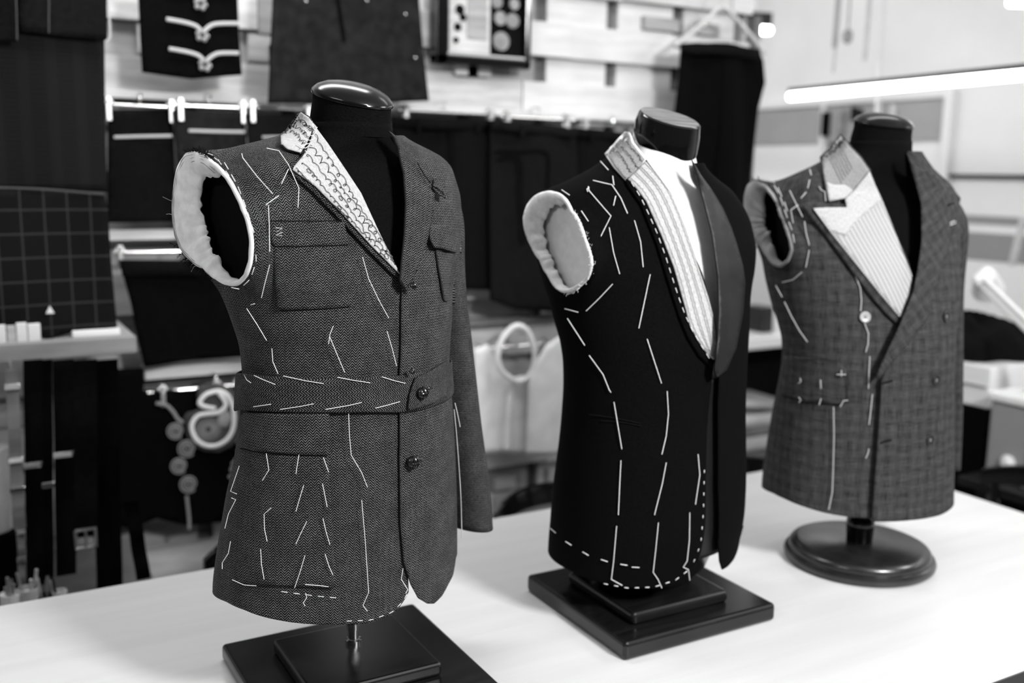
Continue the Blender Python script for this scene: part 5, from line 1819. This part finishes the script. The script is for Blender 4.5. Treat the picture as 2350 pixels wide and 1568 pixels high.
F3 = thing('dress_form', (1.66, 1.40, .90), 'black dress form on a round turned wooden base, rightmost of the three', 'dress form', 'tailor dress forms on the table')
B3.form_torso('torso', .010, 1.12, 1.785, 'form_jersey', F3, amax=.172, neck=(.0595, .0625, -.026, 1.71))
B3.loft('neck', [(0, -.026, 1.772, .058, .061, .10), (0, -.026, 1.785, .0585, .0615, .16), (0, -.023, 1.805, .0555, .059, .20), (0, -.022, 1.818, .0555, .059, .20)], 'form_jersey', F3)
B3.loft('neck_cap', [(0, -.022, 1.818, .057, .0605, .20), (0, -.0217, 1.822, .0575, .061, .20), (0, -.021, 1.828, .053, .056, .20), (0, -.020, 1.8345, .042, .045, .20), (0, -.019, 1.839, .026, .028, .20), (0, -.0186, 1.8408, .008, .009, .20)], 'cap_black', F3)
mb = MB()
mb.lathe((1.66, 1.40, .9), [(.148, 0), (.1545, .006), (.156, .013), (.153, .020), (.146, .0225), (.1465, .026), (.1455, .032), (.140, .038), (.131, .041), (.127, .0425), (.020, .043)], 80)
mb.build('base_plate', 'wood_black_disc', F3)
mb = MB()
mb.lathe((1.664, 1.404, .942), [(.027, 0), (.0275, .010), (.0285, .030), (.0295, .040), (.0285, .048), (.0235, .053), (.0225, .060), (.0205, .10), (.0205, .22)], 40)
mb.build('pole', 'lacquer_black', F3)

J3 = thing('tailored_jacket', (1.67, 1.41, 1.0), 'grey check double breasted jacket with a peaked canvas lapel, on the rightmost dress form', 'jacket', 'half made jackets on the dress forms')
V3R = [(1929, 310), (1950, 336), (1975, 362), (1995, 394), (2010, 428), (2026, 463), (2060, 548), (2096, 636), (2093, 668), (2070, 728)]
V3L = [(2082, 350), (2100, 410), (2116, 467), (2117, 551), (2108, 620), (2098, 669), (2075, 724)]
tR3 = B3.tline(V3R + [(2062, 760), (2058, 820), (2050, 900), (2045, 1000), (2040, 1100), (2035, 1190)], 0, 0)
tL3 = B3.tline(V3L + [(2048, 790), (2016, 868), (2011, 950), (2004, 1050), (1999, 1120), (1995, 1190)], 0, 0)
hem3 = B3.hemline([(1747, 1115), (1775, 1133), (1800, 1145), (1850, 1165), (1900, 1179), (1950, 1187), (2000, 1190), (2040, 1190)], 1.04)
_h3 = sorted([(t_, z_) for _, t_, z_ in [B3.cast(x, y) for x, y in [(1995, 1193), (2040, 1193), (2100, 1188), (2140, 1180), (2165, 1168), (2176, 1158)]]])
_h3t, _h3z = [a for a, b in _h3], [b for a, b in _h3]
hem3L = lambda t: np.interp(np.asarray(t), _h3t, _h3z)
RIM3 = [(1731, 414), (1748, 419), (1768, 436), (1785, 472), (1799, 511), (1815, 544), (1821, 575), (1813, 598), (1792, 612), (1775, 606), (1761, 587), (1748, 567), (1731, 546), (1717, 524), (1711, 487), (1710, 450), (1717, 425)]
B3.panel('body', tR3, -(2 * math.pi - 1.9), hem3, 1.765, 'plaid_wool', J3, nu=190, nv=170, cut=(.2135, 1.50), rim=RIM3)
B3.panel('left_front', tL3, 2.0, hem3L, 1.765, 'plaid_wool', J3, nu=110, nv=170, off_fn=lambda T, Z: .014 * np.clip((1.95 - T) / 1.5, .15, 1) * np.clip((1.74 - Z) / .05, 0.2, 1))
B3.armhole_ring('shoulder_padding', [(1746, 442), (1758, 434), (1770, 449), (1791, 494), (1806, 535), (1817, 568), (1809, 594), (1790, 608), (1772, 594), (1765, 568), (1757, 534), (1748, 494), (1744, 463)], 'cloth_grey', J3, wav=.0012, seed=12)
frayed(B3, J3, 'frayed_edge', list(np.linspace(1.6, 2.4, 30)) + list(np.linspace(3.4, 4.4, 20)), 25, .008, .0005)
COL3 = [(1929, 310), (1950, 336), (1975, 362), (1996, 392), (1978, 418), (1958, 440), (1940, 455), (1903, 462), (1896, 430), (1890, 395), (1885, 360), (1905, 342), (1920, 324)]
B3.patch('under_collar', [(1929, 306), (1952, 333), (1978, 360), (2000, 392), (1980, 420), (1942, 459), (1900, 466), (1892, 430), (1886, 395), (1881, 360), (1902, 340), (1918, 320)], .004, 'plaid_wool', J3, step=6)
cl3 = B3.patch('collar_canvas', COL3, .008, 'canvas_grey', J3, step=6, rot=.9)
B3.patch('collar_backing', [(1897, 418), (1915, 424), (1940, 424), (1958, 438), (1940, 455), (1903, 462)], .0092, 'canvas_white', cl3, step=6)
LPH3 = [(1999, 394), (2012, 428), (2028, 463), (2062, 548), (2097, 636), (2094, 668), (2072, 730), (2061, 745), (2036, 722), (1998, 678), (1948, 612), (1892, 535), (1856, 494), (1841, 468), (1868, 464), (1944, 470), (1948, 452)]
B3.patch('peaked_lapel', LPH3, .008, 'plaid_wool', J3, step=7, rot=.7, solid=.004)
LPC3 = [(1996, 394), (2010, 428), (2026, 463), (2060, 548), (2095, 636), (2092, 668), (2070, 729), (2050, 706), (2018, 668), (1984, 628), (1950, 583), (1905, 528), (1866, 478), (1900, 476), (1944, 476), (1940, 456), (1960, 438)]
cv3 = B3.patch('lapel_canvas', LPC3, .0115, 'canvas_checked', J3, step=7, rot=-.42)
B3.patch('canvas_tape', [(1996, 394), (2010, 428), (2024, 458), (1996, 482), (1960, 512), (1940, 542), (1905, 528), (1866, 478), (1944, 476), (1940, 456), (1960, 438)], .0128, 'canvas_white', cv3, step=7)
tag(B3.thread('bridle_stitch', dashes([(1870, 482), (1905, 530), (1950, 586), (2018, 671), (2066, 728)], 3.5, 3.5), .0135, .0011, 'thread_white', cv3, seg=4), kind='stuff')
pad_stitch(B3, 'pad_stitching', [[(1912 + 5 * k + 30 * f, 345 - 6 * k + 62 * f) for f in np.linspace(0, 1, 10)] for k in (-2, -1, 0, 1, 2, 3)], .0095, .0006, 'thread_grey', cl3)
# finished left lapel
LPL3 = [(2083, 350), (2095, 372), (2110, 386), (2150, 400), (2190, 438), (2205, 455), (2196, 500), (2176, 580), (2150, 660), (2128, 735), (2085, 790), (2040, 842), (2018, 872), (2012, 866), (2030, 822), (2062, 757), (2080, 715), (2098, 669), (2108, 620), (2117, 551), (2116, 467), (2100, 410)]
B3.patch('left_lapel', LPL3, .012, 'plaid_wool', J3, step=8, rot=-.55, solid=.003, off_fn=lambda x, y: .0160 + .010 * max(0, 1 - abs(x - np.interp(y, [350, 410, 467, 551, 620, 669, 757, 866], [2083, 2100, 2116, 2117, 2108, 2098, 2062, 2012])) / 28))
B3.thread('lapel_tack', [[(2180, 512), (2188, 508), (2196, 508)], [(2180, 517), (2190, 513), (2197, 512)]], .0190, .0006, 'thread_white', J3)
B3.thread('buttonhole', [[(2176, 470), (2190, 466), (2200, 466)]], .0190, .0014, 'thread_black', J3)
SL3 = B3.sleeve('left_sleeve', [(.165, -.086, 1.615, .088, .080, 90), (.195, -.086, 1.615, .087, .078, 88), (.216, -.086, 1.595, .084, .064, 60), (.222, -.086, 1.55, .080, .046, 25), (.226, -.082, 1.48, .074, .036, 4), (.229, -.074, 1.40, .071, .033, 0), (.234, -.062, 1.28, .068, .032, 0), (.241, -.054, 1.18, .063, .030, 0), (.246, -.050, 1.075, .060, .030, 0)], 'plaid_wool', J3)
disc_button(B3, J3, 1985, 728, .0108, .003, 'horn_pale')
for px, py in ((2170, 727), (2147, 873), (2133, 1010)):
    disc_button(B3, J3, px, py, .0118, .0125, 'horn_dark')
for px, py in ((2035, 877), (2033, 1013)):
    B3.thread('buttonhole', [[(px - 12, py + 4), (px, py), (px + 13, py - 3)]], .0150, .0022, 'thread_black', J3)
B3.patch('hip_pocket', [(1800, 816), (1860, 820), (1925, 832), (1942, 848), (1944, 872), (1946, 925), (1920, 930), (1850, 922), (1790, 905), (1788, 870)], .0035, 'plaid_wool', J3, step=8, solid=.002)
B3.thread('pocket_seam', [[(1830, 818), (1880, 822), (1925, 832)], [(1860, 918), (1900, 924), (1938, 928)], [(1942, 860), (1944, 890), (1944, 918)]], .0065, .0008, 'thread_black', J3)
RUNS3 = [
    [[(1858, 388), (1862, 402)]], [[(1858, 413), (1854, 432)]], [[(1880, 428), (1884, 436), (1893, 440), (1895, 462)]], [[(1850, 441), (1838, 455)]], [[(1812, 437), (1826, 466), (1842, 498)]], [[(1832, 470), (1815, 482), (1820, 512)]],
    dashes([(1755, 406), (1775, 422), (1790, 450), (1803, 490), (1818, 530), (1826, 575)], 20, 10), dashes([(1762, 404), (1782, 424), (1800, 464), (1812, 500)], 22, 14),
    [[(1846, 508), (1850, 535), (1857, 563)]], [[(1857, 574), (1853, 595), (1849, 614)]], [[(1840, 625), (1820, 642), (1795, 648)]], [[(1780, 655), (1795, 682)]], [[(1800, 693), (1818, 730), (1835, 760), (1853, 785)]],
    [[(1963, 634), (1974, 660), (1977, 690), (1975, 714)]], [[(1984, 742), (1993, 765), (1992, 790), (1987, 808)]], [[(1996, 818), (1994, 860), (1993, 892)]], [[(2002, 905), (1998, 945), (1994, 975)]], [[(1994, 1030), (1992, 1040), (1987, 1052)]],
    [[(1913, 934), (1914, 1000), (1912, 1080), (1910, 1130), (1902, 1170)]], [[(1883, 872), (1884, 892)]], [[(1920, 860), (1941, 860)]], [[(1931, 850), (1931, 864)]], [[(1880, 930), (1882, 922), (1884, 915)]], [[(1928, 934), (1936, 920), (1946, 919)]],
    [[(1836, 868), (1838, 876), (1832, 880)]], [[(1833, 912), (1838, 918), (1834, 924)]],
]
stitches(B3, J3, RUNS3, .0009, 'thread_pale', lambda k, ln: .0075 if ln[0][0][1] > 840 and ln[0][0][0] < 1950 else .0042)
